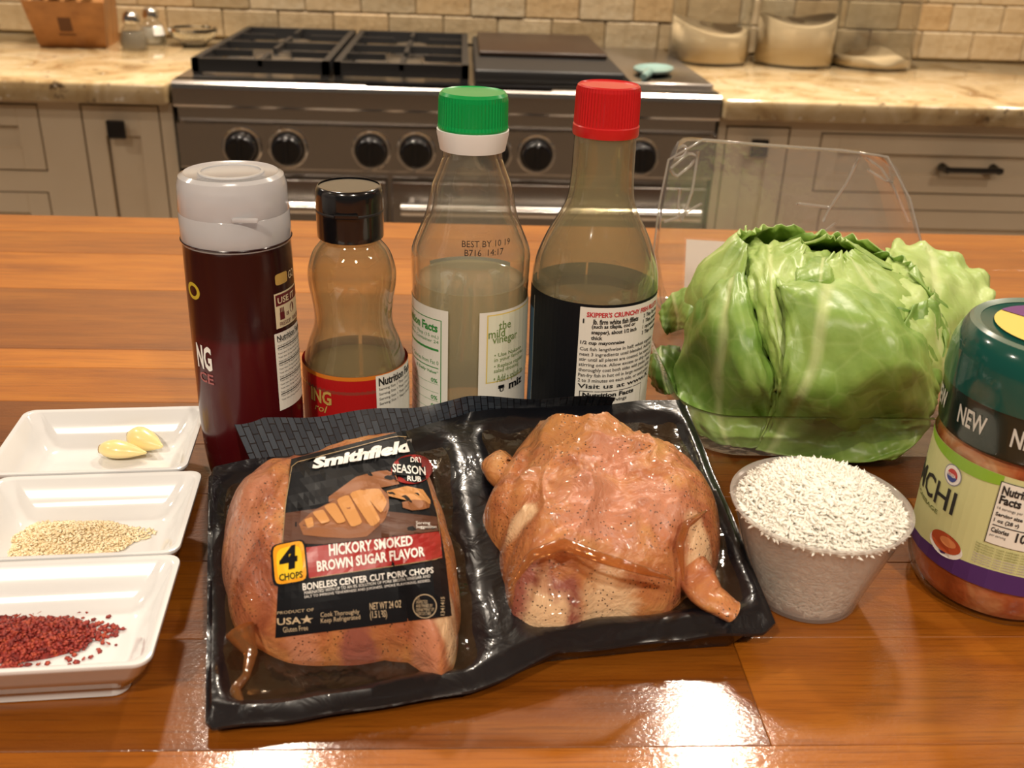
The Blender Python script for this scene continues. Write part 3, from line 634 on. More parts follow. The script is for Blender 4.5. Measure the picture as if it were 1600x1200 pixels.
q = C2.quad(588, 594, 640, 652); p2.patch((q[0], .010, 100, zt-.0005), paper, 10, 6, .0004); p2.text('Nutrition Facts', (q[0]+3, zt-.0065, q[0]+62, zt-.0018), ink, .03, lift=.0006)
for k in range(4): p2.text('Serving Size 1 Tbsp (15ml) per', (q[0]+3, zt-.0095-k*.0028, q[0]+60, zt-.0075-k*.0028), ink, lift=.0006)
w = C2.at(517, 628); p2.text('ING', (w[0]-27, w[1]-.0022, w[0]+1, w[1]+.0058), gold, .03, lift=.0004); p2.text('rol', (w[0]-22, w[1]-.0072, w[0]-4, w[1]-.0030), gold, .01, .3, lift=.0004)
p2.build('label_print', s2)

# ------------------------------------------------------------------ vinegar bottle, green cap
B3 = at_base(731, 662); s3 = thing('vinegar_bottle', 'clear glass vinegar bottle with a green cap and white collar', 'bottle', tuple(B3)); K = B3[1]/.5051
pp = [(0, 0), (.026, 0), (.0312, .0015), (.0318, .006), (.0314, .03), (.0313, .063), (.0312, .0905), (.0317, .107), (.0311, .1136), (.0272, .1232), (.0236, .1326), (.0212, .145), (.0172, .1557), (.0152, .162), (.0150, .172)]
pp = far(pp, K); kz = lambda z: far([(0, z)], K)[0][1]; o3 = smooth_prof(pp, 4)
lathe('glass_body', o3, m_clear('vinegar_glass', (.96, .96, .94), 2.2, .04, (.8, .77, .66), .03, .12, .35), s3, 72); lathe('inner_wall', [(max(r-.0028, .001), max(z, .005)) for r, z in o3 if r > .001], MATS['vinegar_glass'], s3, 72)
zl = kz(.0965); lathe('vinegar', [(0, .0052), (.026*K, .0054), (.0292*K, .008), (.0292*K, zl-.001), (.0294*K, zl), (.028*K, zl-.0008), (0, zl-.0008)], m_clear('vinegar_liquid', (.92, .89, .74), .7, .45, (.88, .80, .58), .05), s3, 64)
gz = kz(.1752); lathe('collar', [(.0155*K, kz(.1652)), (.0166*K, kz(.1652)), (.0182*K, gz-.002), (.0182*K, gz), (.0168*K, gz+.0004)], simple('white_plastic', (.80, .80, .78), .3), s3, 64)
cg = lathe('cap', [(.0166*K, gz), (.0176*K, gz+.0004), (.0178*K, gz+.0012), (.0176*K, gz+.003), (.0174*K, gz+.015), (.0170*K, gz+.0173), (.0158*K, gz+.0188), (.0152*K, gz+.0184), (0, gz+.0184)], simple('green_plastic', (.0, .33, .07), .28, coat=.2), s3, 120, (gz+.002, gz+.0155, 0, .0005), 12)
C3 = Cyl(B3, [p for p in pp if p[0] > .02 and .005 < p[1] < .118]); p3 = Print(C3.hit); greenp, palegreen, yell = simple('green_print', (.035, .26, .055), .4), simple('pale_green_print', (.62, .70, .42), .4), simple('yellow_line_print', (.74, .58, .16), .4)
q1 = C3.quad(642, 450, 700, 640); q2 = C3.quad(748, 470, 820, 640); zt = kz(.0880); zb = .008
p3.patch((-118, zb, q1[2], zt), paper, 24, 8, .0002); p3.patch((q2[0], zb, 118, zt), paper, 24, 8, .0002); p3.patch((135, zb, 225, zt+.010), paper, 20, 8, .0002)
e1 = C3.at(690, 500)[0]; a0 = -95
p3.patch((e1-.7, zb+.001, e1+.2, zt-.006), greenp, 1, 6, .0003); p3.patch((a0, zt-.0065, e1, zt-.006), greenp, 8, 1, .0003)
p3.text('Nutrition Facts', (e1-67, zt-.0135, e1-4, zt-.0085), greenp, .04)
for zz, tx, m_ in ((.0175, 'Serving Size 1 Tbsp (15 mL)', greenp), (.0205, 'Servings Per Container 24', greenp), (.0325, 'Calories 0  Calories from Fat 0', greenp)): p3.text(tx, (e1-68, zt-zz, e1-3, zt-zz+.0024), m_)
p3.patch((a0, zt-.0245, e1-3, zt-.0232), greenp, 8, 1, .0003); p3.patch((a0, zt-.0348, e1-3, zt-.0342), greenp, 8, 1, .0003)
p3.text('% Daily Value*', (e1-36, zt-.0385, e1-3, zt-.0362), greenp, .02)
for k in range(6):
    zz = zt-.0435-k*.0052; p3.patch((a0, zz-.0008, e1-3, zz-.0006), greenp, 8, 1, .0003)
    if k != 1: p3.text('0%', (e1-12, zz, e1-4, zz+.0026), greenp, .025)
    p3.text(('Total Fat 0 g', 'Saturated Fat', 'Cholesterol', 'Sodium 0 mg', 'Total Carb 0 g', 'Protein 0g')[k], (e1-66, zz, e1-34, zz+.0024), greenp)
b0 = C3.at(761, 500)[0]; b1 = 92; zc = C3.at(790, 488)[1]; zd = C3.at(770, 598)[1]
p3.patch((b0, zd, b1, zc), yell, 10, 6, .0003); p3.patch((b0+1.2, zd+.0007, b1, zc-.0007), simple('pale_label_print', (.74, .76, .60), .42), 10, 6, .0004)
for tx, qd in (('the', (779, 500, 797, 513)), ('mild', (763, 514, 788, 527)), ('vinegar', (769, 522, 806, 537))): p3.text(tx, C3.quad(*qd), simple('olive_print', (.16, .25, .07), .4), .005, lift=.0006)
for k, tx in enumerate(('\u2022 Use Nakano\nin your favorite', '\u2022 Replace regular\nsalad dressing', '\u2022 Add a splash to')):
    z_ = C3.at(780, 558+k*17)[1]; p3.text(tx, (b0+8, z_-.0028, b0+48, z_+.0028), MATS['olive_print'], lift=.0006)
p3.patch(C3.quad(778, 601, 787, 606), black, 2, 2, .0005); p3.text('U', C3.quad(780, 606, 786, 611), black, .03, lift=.0005); p3.text('miz', (C3.at(794, 602)[0], C3.at(794, 607)[1], C3.at(794, 602)[0]+22, C3.at(794, 595)[1]), black, .03, lift=.0006)
st = C3.quad(722, 376, 796, 386); p3.text('BEST BY 10 19', st, ink, .0); st = C3.quad(726, 390, 786, 400); p3.text('B716  14:17', st, ink, .0)
p3.build('label_print', s3)

# ------------------------------------------------------------------ soy sauce bottle, red cap
B4 = at_base(912, 667); s4 = thing('soy_sauce_bottle', 'glass soy sauce bottle with a red cap and black wrap label', 'bottle', tuple(B4)); K = B4[1]/.4986
pp4 = [(0, 0), (.027, 0), (.0325, .0015), (.0332, .006), (.0330, .049), (.0336, .0907), (.0335, .1007), (.0318, .1105), (.0268, .1233), (.0201, .1359), (.0172, .1436), (.0160, .1558), (.0156, .175), (.0150, .186)]
pp4 = far(pp4, K); o4 = smooth_prof(pp4, 4)
lathe('glass_body', o4, m_clear('soy_glass', (.90, .88, .78), 2.0, .20, (.60, .55, .38), .04, .06, .45), s4, 72); lathe('inner_wall', [(max(r-.0028, .001), max(z, .005)) for r, z in o4 if r > .001], MATS['soy_glass'], s4, 72)
zl = kz(.0905); lathe('soy_sauce', [(0, .0052), (.028*K, .0054), (.0308*K, .008), (.0314*K, zl), (0, zl)], simple('soy_liquid', (.010, .005, .003), .05), s4, 64)
gz = kz(.1755); lathe('cap', [(.0148*K, gz), (.0164*K, gz), (.0166*K, gz+.001), (.0166*K, gz+.005), (.0161*K, gz+.0056), (.0163*K, gz+.0062), (.0160*K, gz+.0225), (.0154*K, gz+.0245), (.0146*K, gz+.0252), (.0140*K, gz+.0245), (0, gz+.0240)], simple('red_plastic', (.58, .012, .014), .3, coat=.2), s4, 120, (gz+.006, gz+.0228, 0, .0005), 12)
C4 = Cyl(B4, [p for p in pp4 if p[0] > .03 and p[1] < .11 and p[1] > .005]); p4 = Print(C4.hit); zt = C4.at(905, 474)[1]; zb = .008
p4.patch((-179, zb, 179, zt), black, 72, 6, .0002); p4.patch((-120, zb, C4.at(833, 560)[0], zt-.012), simple('blue_print', (.012, .075, .15), .35), 10, 4, .0003)
e0 = C4.at(833, 560)[0]; p4.patch((e0, zb, e0+.8, zt-.004), simple('pale_edge_print', (.5, .47, .38), .4), 1, 4, .0004)
sl = C4.quad(902, 480, 1000, 632); a = sl[0]; zp = C4.at(935, 481)[1]; b = a+92
p4.patch((a, zb, b, zp), paper, 16, 8, .0003); redink = simple('red_ink', (.55, .03, .04), .4)
mm = lambda py_: C4.at(945, py_)[1]
p4.text("SKIPPER'S CRUNCHY FISH FILLETS", (a+6, mm(496), a+86, mm(488)), redink, .03, lift=.0005)
for y0, y1, tx, u0, u1 in ((499, 506, '1', 3, 4.2), (499, 507, 'lb. firm white fish fillets', 12, 55), (507, 515, '(such as tilapia, cod or', 11, 52), (516, 524, 'snapper), about 1/2 inch', 11, 54), (525, 531, 'thick', 11, 21), (533, 540, '1/2 cup mayonnaise', 2, 42), (499, 507, '2  Tbsp. Soy Sauce', 62, 90), (508, 516, '1  Tbsp. prepared', 62, 90), (517, 525, '1  cup panko bread', 62, 90), (526, 534, '3  Tbsp. vegetable', 62, 90)):
    p4.text(tx, (a+u0, mm(y1), a+u1, mm(y0)), ink, .03, lift=.0005)
for k, tx in enumerate(('Cut fish lengthwise in half; whisk together', 'next 3 ingredients until blended. Add fish;', 'stir until all pieces are coated, let stand 10', 'stirring once. Allow excess to drip off and', 'thoroughly coat both sides with panko. Heat', 'Pan-fry fish in hot oil in large nonstick skillet', '2 to 3 minutes on each side, or until golden.', 'Visit us at www.K')):
    y0 = 543+k*8.1; p4.text(tx, (a+2, mm(y0+7), a+84, mm(y0)), ink, .02 if k == 7 else .008, lift=.0005)
zn = mm(611); p4.patch((a+4, zb, a+70, zn), ink, 8, 2, .0004); p4.patch((a+4.8, zb, a+69.2, zn-.0004), paper, 8, 2, .0005)
p4.text('Nutrition Facts', (a+7, mm(620), a+58, mm(613)), ink, .04, lift=.0007); p4.text('About 30 servings', (a+7, mm(629), a+50, mm(622)), ink, .01, lift=.0007)
p4.build('label_print', s4)

# ------------------------------------------------------------------ vacuum-packed pork
def zsheet(x, y): return .010+.150*np.clip(np.asarray(y)-.283, -.02, .3)
def Ps(px, py_, add=0.):
    # pixel onto the slanting plane of the package
    d = ray(px, py_); a = np.array([0, .150, -1.]); c = .010-.150*.283+add
    t = -(c+a@CAMP)/(a@d); return CAMP+t*d
def polyline(P, n):
    P = np.array(P, float); s = np.concatenate([[0], np.cumsum(np.linalg.norm(np.diff(P, axis=0), axis=1))]); t = np.linspace(0, s[-1], n)
    return np.stack([np.interp(t, s, P[:, k]) for k in range(P.shape[1])], 1)
pk = thing('pork_package', 'vacuum-packed seasoned pork chops in a black twin tray', 'package', (0, 0, 0))
NS, NT = 96, 48
def curve_s(pts, add=0.):
    s = [p[0] for p in pts]; W_ = np.array([Ps(*p[1:], add) for p in pts]); t = np.linspace(0, 1, NS+1); return np.stack([np.interp(t, s, W_[:, k]) for k in range(3)], 1)
front = curve_s([(0, 320, 1120), (.02, 330, 1130), (.25, 535, 1105), (.44, 735, 1070), (.49, 790, 1050), (.56, 870, 1012), (.75, 1040, 992), (.96, 1195, 980), (1, 1213, 965)])
backc = curve_s([(0, 325, 737), (.03, 336, 728), (.3, 560, 694), (.40, 640, 674), (.46, 690, 656), (.52, 735, 642), (.75, 900, 633), (.985, 1066, 624), (1, 1074, 628)])
V = []; UV = []
sm = lambda e0, e1, x: (lambda q: q*q*(3-2*q))(np.clip((x-e0)/(e1-e0), 0, 1))
def wellm(s, t):
    a = sm(.025, .075, s)*(1-sm(.43, .48, s))*sm(.035, .12, t)*(1-sm(.86, .95, t)); b = sm(.515, .565, s)*(1-sm(.925, .975, s))*sm(.06, .14, t)*(1-sm(.86, .95, t)); return max(a, b)
for j in range(NT+1):
    t = j/NT
    for i in range(NS+1):
        s = i/NS; p = front[i]*(1-t)+backc[i]*t; p = p.copy(); p[2] = float(zsheet(p[0], p[1]))
        p[2] += .0009*math.sin(31*s+5*t)*math.sin(13*t+9*s) - .007*wellm(s, t)
        if t < .03 or s < .012 or s > .988: p[2] -= .0025
        V.append(p); UV.append((s, t))
Fc = [(j*(NS+1)+i, j*(NS+1)+i+1, (j+1)*(NS+1)+i+1, (j+1)*(NS+1)+i) for j in range(NT) for i in range(NS)]
ring = [i for i in range(NS+1)]+[j*(NS+1)+NS for j in range(1, NT+1)]+[NT*(NS+1)+i for i in range(NS-1, -1, -1)]+[j*(NS+1) for j in range(NT-1, 0, -1)]
cen = np.mean(np.array(V), 0); top = np.array(V); nb = len(V); m = len(ring)
for k, (sc, f) in enumerate(((1.0, .0012), (.955, .0018), (.90, 1.))):
    for q in ring:
        p = top[q].copy(); p[:2] = cen[:2]+(p[:2]-cen[:2])*sc; p[2] = p[2]-f if f < .5 else .0006; V.append(p)
    prev = ring if k == 0 else [nb+(k-1)*m+i for i in range(m)]; cur = [nb+k*m+i for i in range(m)]
    Fc += [(prev[(i+1) % m], prev[i], cur[i], cur[(i+1) % m]) for i in range(m)]
Fc.append(tuple(nb+2*m+i for i in range(m))[::-1])
obj('tray', mesh(V, Fc), blackm, pk, 60)
# printed strip of backing film standing up behind the trays
n_ = 60; Vs = []; Us = []
sb_, st_ = polyline([(392, 722), (560, 697), (640, 676), (735, 645), (850, 640), (955, 634)], n_+1), polyline([(364, 659), (480, 650), (640, 636), (730, 621), (830, 621), (962, 621)], n_+1)
for j in range(7):
    t = j/6
    for i in range(n_+1):
        s = i/n_; p = Ps(*sb_[i], -.002)*(1-t)+Ps(*st_[i], .008+.0015*math.sin(9*s))*t; p[2] += .0010*math.sin(s*22)*t; Vs.append(p); Us.append((t*2.4, s*24))
obj('printed_strip', mesh(Vs, [(j*(n_+1)+i, j*(n_+1)+i+1, (j+1)*(n_+1)+i+1, (j+1)*(n_+1)+i) for j in range(6) for i in range(n_)], Us), brickm, pk, 180)
# meat: two packs of chops, rounded heaps whose outline follows the photograph
_lat = np.random.RandomState(3).rand(64, 64)
def vnoise(x, y):
    xi, yi = np.floor(x).astype(int), np.floor(y).astype(int); fx_, fy_ = x-xi, y-yi; u, v = fx_*fx_*(3-2*fx_), fy_*fy_*(3-2*fy_); g = lambda a, b: _lat[a % 64, b % 64]
    return (g(xi, yi)*(1-u)+g(xi+1, yi)*u)*(1-v)+(g(xi, yi+1)*(1-u)+g(xi+1, yi+1)*u)*v
def ridged(x, y): return 1-2*np.abs(vnoise(x, y)-.5)
class Heap:
    def __init__(s, out, H, seed, c=None, ex=2.4, creases=(), patches=(), step=None, rough=1.):
        s.rough = rough
        s.cr = [(np.array([Ps(*q, ad)[:2] for q in polyline(P, 14)]), d, w) for P, ad, d, w in creases]; s.pt = [(Ps(x, y, ad)[:2], r, ch) for x, y, ad, r, ch in patches]
        s.st = None if step is None else (np.array([Ps(*q, step[1])[:2] for q in step[0]]), step[2])
        ys = [p[1] for p in out]; y0, y1 = min(ys), max(ys)
        P = np.array([Ps(x, y, H*.50*max(0, 1-(y-y0)/((y1-y0)*.55))-.003)[:2] for x, y in out]); s.c = P.mean(0) if c is None else np.array(c); s.H = H; s.ex = ex
        a = np.arctan2(P[:, 1]-s.c[1], P[:, 0]-s.c[0]); r = np.hypot(*(P-s.c).T); o = np.argsort(a); s.a = np.concatenate([a[o]-2*math.pi, a[o], a[o]+2*math.pi]); s.r = np.tile(r[o], 3); s.ph = seed
    def R(s, a): return np.interp(a, s.a, s.r)
    def h(s, x, y):
        x = np.asarray(x, float); y = np.asarray(y, float); dx, dy = x-s.c[0], y-s.c[1]; q = np.hypot(dx, dy)/s.R(np.arctan2(dy, dx))
        b = s.H*np.sqrt(np.clip(1-np.clip(q, 0, 1)**s.ex, 0, 1)); k = s.ph
        n = .0016*np.sin(95*x+40*y+k)*np.sin(70*y-60*x+2*k)+.0009*np.sin(210*x-120*y+k)*np.sin(190*y+3*k)+.0022*np.sin(48*x+75*y+3*k)
        n = n+.0010*np.abs(np.sin(60*x+85*y+k+1.5*np.sin(70*x)))-.0008*np.abs(np.sin(120*x-64*y+2*k))
        wx, wy = x+.004*vnoise(x*90+k, y*90), y+.004*vnoise(x*90, y*90+5*k); n = n+s.rough*(.0042*(vnoise(wx*52+9*k, wy*52)-.5)+.0030*(ridged(wx*62, wy*62+k)**3-.3)+.0012*(ridged(wx*150, wy*150+k)**3-.3))
        for P, d, w in s.cr:
            dist = np.min(np.stack([np.hypot(x-a, y-c_) for a, c_ in P]), 0); n = n+d*np.exp(-(dist/w)**2)
        if s.st is not None:
            P, dz = s.st; yc = np.interp(x, P[:, 0], P[:, 1], left=P[0, 1]-.05, right=P[-1, 1]-.05); n = n-dz*np.clip((yc-y)/.0035, 0, 1)*np.exp(-np.clip(yc-y, 0, 1)/.045)
        return np.where(q < 1, b+n*np.clip((1-q)*5, 0, 1), -1.)
    def z(s, x, y): return zsheet(x, y)-.0055+s.h(x, y)
    def build(s, name, label):
        V = []; Fc = []; na, nr = 200, 64
        a = -math.pi+2*math.pi*np.arange(na)/na; q = (np.arange(1, nr+1)/nr)**.75; rr = s.R(a)[None]*q[:, None]*.9999; x, y = (s.c[0]+rr*np.cos(a)).ravel(), (s.c[1]+rr*np.sin(a)).ravel(); x, y = np.append(s.c[0], x), np.append(s.c[1], y)
        V = np.stack([x, y, s.z(x, y)], 1).tolist()
        for k in range(na): Fc.append((0, 1+k, 1+(k+1) % na))
        for j in range(nr-1):
            for k in range(na): a_, b_ = 1+j*na+k, 1+j*na+(k+1) % na; Fc.append((a_, a_+na, b_+na, b_))
        me = mesh(V, Fc); A_ = np.zeros((len(V), 4)); A_[:, 3] = 1; X = np.array(V)
        for c_, r, ch in s.pt: A_[:, ch] = np.maximum(A_[:, ch], np.exp(-(np.hypot(X[:, 0]-c_[0], X[:, 1]-c_[1])/r)**2))
        ca = me.color_attributes.new('patch', 'FLOAT_COLOR', 'POINT'); ca.data.foreach_set('color', A_.ravel())
        o = obj(name, me, meat, pk, 180); o['label'] = label; return o
    def hit(s, P, lift):
        D = rays(P); t = np.full(len(D), .18); done = np.zeros(len(D), bool); lo = t.copy()
        for _ in range(90):
            q = CAMP+D*t[:, None]; ins = (q[:, 2] < s.z(q[:, 0], q[:, 1])+lift) | (q[:, 2] < zsheet(q[:, 0], q[:, 1])-.004); done |= ins; lo = np.where(done, lo, t); t = np.where(done, t, t+.004)
        hi = t.copy()
        for _ in range(18):
            md = (lo+hi)/2; q = CAMP+D*md[:, None]; ins = q[:, 2] < np.maximum(s.z(q[:, 0], q[:, 1])+lift, zsheet(q[:, 0], q[:, 1])-.004); hi = np.where(ins, md, hi); lo = np.where(ins, lo, md)
        return CAMP+D*lo[:, None]
HL = Heap([(385, 742), (356, 785), (348, 850), (355, 930), (372, 985), (410, 1012), (450, 1030), (520, 1034), (600, 1026), (640, 1030), (690, 1066), (708, 1040), (716, 985), (714, 920), (704, 850), (690, 790), (668, 725), (640, 682), (560, 684), (460, 706)], .043, 1.3, None, 3.2, [([(600, 1015), (640, 1000), (665, 985), (690, 990)], .012, -.004, .003), ([(365, 930), (385, 985), (420, 1010)], .01, -.003, .003)],
          [(375, 800, .02, .014, 1), (362, 870, .015, .012, 1), (395, 740, .03, .010, 1), (560, 1015, .006, .008, 2), (660, 1020, .006, .008, 1), (700, 1000, .006, .005, 0), (690, 960, .01, .006, 0), (470, 1015, .006, .008, 1)], None, .55)
HR = Heap([(838, 655), (900, 646), (965, 650), (1035, 688), (1082, 745), (1122, 808), (1124, 870), (1108, 905), (1070, 930), (1045, 952), (985, 962), (930, 966), (872, 990), (835, 985), (800, 970), (788, 920), (780, 870), (752, 815), (768, 770), (785, 730), (806, 692)], .040, 4.1, None, 3.0,
          [([(875, 804), (915, 800), (950, 804)], .036, -.0025, .003), ([(830, 672), (818, 700), (800, 735), (775, 775)], .03, -.004, .004), ([(1071, 833), (1066, 880), (1071, 917)], .022, -.005, .004), ([(1062, 808), (1090, 802), (1117, 800)], .024, .003, .004),
           ([(905, 846), (967, 866), (1010, 884), (1050, 880)], .034, .0035, .004), ([(960, 680), (975, 730), (950, 780)], .038, -.0025, .005), ([(870, 735), (930, 745), (1010, 740)], .038, .002, .006)],
          [(845, 945, .014, .010, 0), (870, 975, .005, .008, 0), (1095, 830, .02, .007, 0), (1100, 870, .014, .007, 0), (960, 945, .010, .014, 0), (815, 785, .03, .007, 0), (885, 900, .026, .012, 2), (820, 900, .02, .008, 2), (940, 905, .026, .008, 1), (930, 770, .038, .018, 1), (1030, 770, .034, .013, 1), (960, 700, .036, .012, 1), (1040, 925, .015, .007, 0)],
          ([(778, 905), (800, 880), (833, 850), (875, 838), (908, 850), (967, 875), (1008, 891), (1060, 905)], .034, .0085))
HL.build('pork_chop', 'pink seasoned chops under the printed label'); HR.build('pork_chop', 'orange-glazed peppered chops under clear film')
def lump(name, pts, rad, mat, flat=1.):
    me = tube_data(polyline(pts, 26), list(np.interp(np.linspace(0, 1, 26), np.linspace(0, 1, len(rad)), rad)), 18)
    for v in me.vertices:
        x, y, z = v.co; z0 = float(zsheet(x, y))-.002; z = z0+(z-z0)*flat if z > z0 else z
        if mat == meat: z += .0022*(float(vnoise(np.array(x*140), np.array(y*140)))-.5)
        v.co.z = z
    return obj(name, me, mat, pk, 180)
w = lambda px, py_, a=0.: Ps(px, py_, a)
lump('pork_scrap', [w(768, 712, .004), w(778, 722, .007), w(792, 735, .010), w(812, 728, .010)], [.003, .0085, .0095, .005], meat, .8)
lump('pork_scrap', [w(1082, 850, .014), w(1090, 888, .009), w(1105, 920, .006), w(1138, 945, .004), w(1146, 950, .003)], [.006, .0085, .0080, .0075, .0060], meat, .6)
film = m_clear('amber_film', (.88, .62, .36), 2.0, .30, (.55, .26, .09), .07, .5)
lump('film_fold', [w(375, 985, .006), w(392, 1020, .002), w(385, 1055, -.002), w(366, 1078, -.003), w(384, 1112, -.004)], [.006, .0028, .0016, .0022, .0006], film)
lump('film_fold', [w(800, 915, .030), w(830, 868, .034), w(880, 850, .037), w(940, 872, .036), w(1000, 890, .031), w(1052, 905, .02)], [.0005, .0024, .0026, .0022, .0018, .0006], film)
lump('film_fold', [w(1068, 908, .012), w(1062, 850, .022), w(1072, 820, .026), w(1104, 798, .022)], [.0005, .0018, .0018, .0005], film)
# clear skin of film lying in the wells around the meat
def film_sheet(s0, s1, t0, t1):
    V = []; n1, n2 = 30, 24
    for j in range(n2+1):
        for i in range(n1+1):
            s, t = s0+(s1-s0)*i/n1, t0+(t1-t0)*j/n2; f = s*NS; k = min(int(f), NS-1); u = f-k; A_ = front[k]*(1-u)+front[k+1]*u; B_ = backc[k]*(1-u)+backc[k+1]*u; p = A_*(1-t)+B_*t
            z = zsheet(p[0], p[1])-.0028+.0011*math.sin(60*s+11*t)*math.sin(23*t-17*s); V.append((p[0], p[1], z))
    return obj('clear_film', mesh(V, [(j*(n1+1)+i, j*(n1+1)+i+1, (j+1)*(n1+1)+i+1, (j+1)*(n1+1)+i) for j in range(n2) for i in range(n1)]), m_clear('wrap_film', (.95, .88, .78), 1.6, .05, (.40, .20, .07), .06, .6), pk, 180)
film_sheet(.03, .475, .05, .94); film_sheet(.52, .97, .07, .94)
# label draped over the chops
lab = Print(lambda P, l: HL.hit(P, l+.0015)); cx = lambda x, y: (420+x*.2833, 660+y*.2833)
LE = [(455, 717), (448, 775), (441, 840), (435, 900), (430, 997)]; RE = [(634, 672), (668, 752), (686, 815), (696, 872), (706, 962)]
Lc, Rc = polyline(LE, 25), polyline(RE, 25); g = []; n1 = 24
for j in range(25):
    for i in range(n1+1): g.append(Lc[j]*(1-i/n1)+Rc[j]*(i/n1))
lab.add(black, g, [(j*(n1+1)+i, (j+1)*(n1+1)+i, (j+1)*(n1+1)+i+1, j*(n1+1)+i+1) for j in range(24) for i in range(n1)], .0007)
def Q(*c): return [cx(*p) for p in c]
def line(pts, w_, mat, lift=.0012):
    P = polyline([cx(*p) for p in pts], 24); T = np.gradient(P, axis=0); T /= np.linalg.norm(T, axis=1)[:, None]; Nn = np.stack([-T[:, 1], T[:, 0]], 1)*w_/2; V = np.concatenate([P+Nn, P-Nn]); k = len(P)
    lab.add(mat, V, [(i, i+1, k+i+1, k+i) for i in range(k-1)], lift)
tan = simple('tan_line_print', (.36, .25, .12), .4); rr = simple('banner_red_print', (.33, .018, .016), .35)
line([(75, 668), (92, 450), (130, 225), (420, 150), (700, 75), (760, 80)], 1.0, tan); line([(915, 420), (938, 560), (955, 750), (700, 790), (230, 858)], 1.0, tan)
brownp, chopp, darkp, woodp = simple('roast_print', (.24, .085, .025), .5), simple('grilled_print', (.52, .24, .07), .5), simple('char_print', (.03, .012, .006), .5), simple('board_print', (.085, .03, .014), .5)
def grid_poly(pts, mat, lift, n=10):
    # fill an outline given as top chain / bottom chain of equal length
    tp, bt = pts; A_, B_ = polyline([cx(*p) for p in tp], 20), polyline([cx(*p) for p in bt], 20); V = [A_[i]*(1-j/n)+B_[i]*(j/n) for j in range(n+1) for i in range(20)]
    lab.add(mat, V, [(j*20+i, (j+1)*20+i, (j+1)*20+i+1, j*20+i+1) for j in range(n) for i in range(19)], lift)
grid_poly(([(88, 500), (300, 470), (650, 490), (935, 520)], [(78, 665), (300, 672), (600, 640), (935, 598)]), woodp, .0010)
grid_poly(([(330, 410), (480, 300), (600, 268), (690, 262)], [(330, 440), (500, 380), (620, 360), (720, 340)]), brownp, .0011)
grid_poly(([(650, 378), (760, 350), (850, 370), (892, 430)], [(660, 405), (760, 430), (850, 440), (892, 450)]), chopp, .0011); grid_poly(([(735, 440), (800, 425), (860, 430), (890, 455)], [(740, 470), (790, 485), (850, 480), (885, 470)]), brownp, .0012)
grid_poly(([(165, 560), (240, 490), (400, 410), (520, 362), (620, 360), (660, 400)], [(190, 620), (300, 632), (440, 640), (540, 630), (640, 540), (664, 470)]), brownp, .0013)
for k, (a_, b_, c_, d_) in enumerate((((195, 535), (240, 520), (215, 585), (250, 572)), ((238, 495), (300, 478), (290, 560), (340, 545)), ((300, 460), (365, 440), (380, 560), (428, 545)), ((370, 425), (440, 395), (455, 580), (520, 555)), ((440, 390), (520, 365), (565, 580), (620, 540)), ((510, 372), (610, 362), (620, 505), (655, 440)))):
    lab.patch([cx(*a_), cx(*b_), cx(*c_), cx(*d_)], chopp, 4, 6, .0016, .25)
lab.patch(Q((205, 690), (945, 600), (222, 858), (957, 748)), rr, 24, 6, .0012)
lab.text('HICKORY SMOKED', Q((330, 672), (792, 622), (333, 738), (795, 678)), white, .03, lift=.0018)
lab.text('BROWN SUGAR FLAVOR', Q((263, 765), (858, 682), (268, 825), (862, 738)), white, .03, lift=.0018)
lab.text('Smithfield', Q((240, 198), (790, 88), (240, 258), (790, 160)), simple('brand_white_print', (.82, .81, .78), .4), .055, .12, lift=.0018)
lab.disc(cx(790, 258), 33, 23, rr, .0012, rot=-.1); lab.text('DRY', Q((782, 192), (848, 190), (782, 218), (848, 222)), white, .02, lift=.0018)
lab.patch(Q((680, 232), (865, 222), (680, 290), (868, 296)), black, 8, 3, .0015); lab.text('SEASON', Q((682, 226), (862, 244), (682, 274), (866, 292)), white, .02, lift=.0019); lab.text('RUB', Q((764, 294), (840, 298), (764, 322), (842, 328)), white, .02, lift=.0018)
lab.text('Serving\nSuggestion', Q((812, 545), (925, 545), (812, 588), (925, 588)), white, 0, lift=.0016)
lab.patch(Q((8, 678), (200, 640), (22, 912), (222, 876)), black, 8, 8, .0014, .3); lab.patch(Q((20, 682), (190, 648), (36, 898), (212, 868)), simple('badge_orange_print', (.80, .34, .012), .35), 8, 8, .0017, .3); lab.patch(Q((38, 700), (176, 672), (50, 880), (196, 852)), simple('badge_yellow_print', (.86, .56, .02), .35), 8, 8, .0019, .5)
lab.text('4', Q((52, 690), (152, 672), (60, 822), (164, 800)), black, .05, .1, lift=.0023); lab.text('CHOPS', Q((56, 838), (184, 818), (58, 876), (188, 856)), black, .02, lift=.0023)
lab.text('BONELESS CENTER CUT PORK CHOPS', Q((185, 888), (906, 796), (188, 928), (910, 830)), white, .02, lift=.0016)
lab.text('MARINATED WITH UP TO AN 8% SOLUTION OF PORK BROTH, VINEGAR AND', Q((195, 932), (890, 838), (197, 952), (892, 856)), white, 0, lift=.0016); lab.text('SALT TO IMPROVE TENDERNESS AND JUICINESS. SMOKE FLAVORING ADDED.', Q((195, 956), (890, 864), (197, 974), (892, 882)), white, 0, lift=.0016)
tanp = simple('tan_print', (.50, .40, .26), .4)
lab.text('PRODUCT OF', Q((46, 1044), (248, 1024), (46, 1060), (248, 1040)), tanp, .0, lift=.0016); lab.text('USA\u2605', Q((44, 1072), (245, 1060), (46, 1122), (246, 1106)), tanp, .02, lift=.0016); lab.text('Gluten Free', Q((76, 1130), (214, 1118), (80, 1160), (218, 1146)), tanp, .0, lift=.0016)
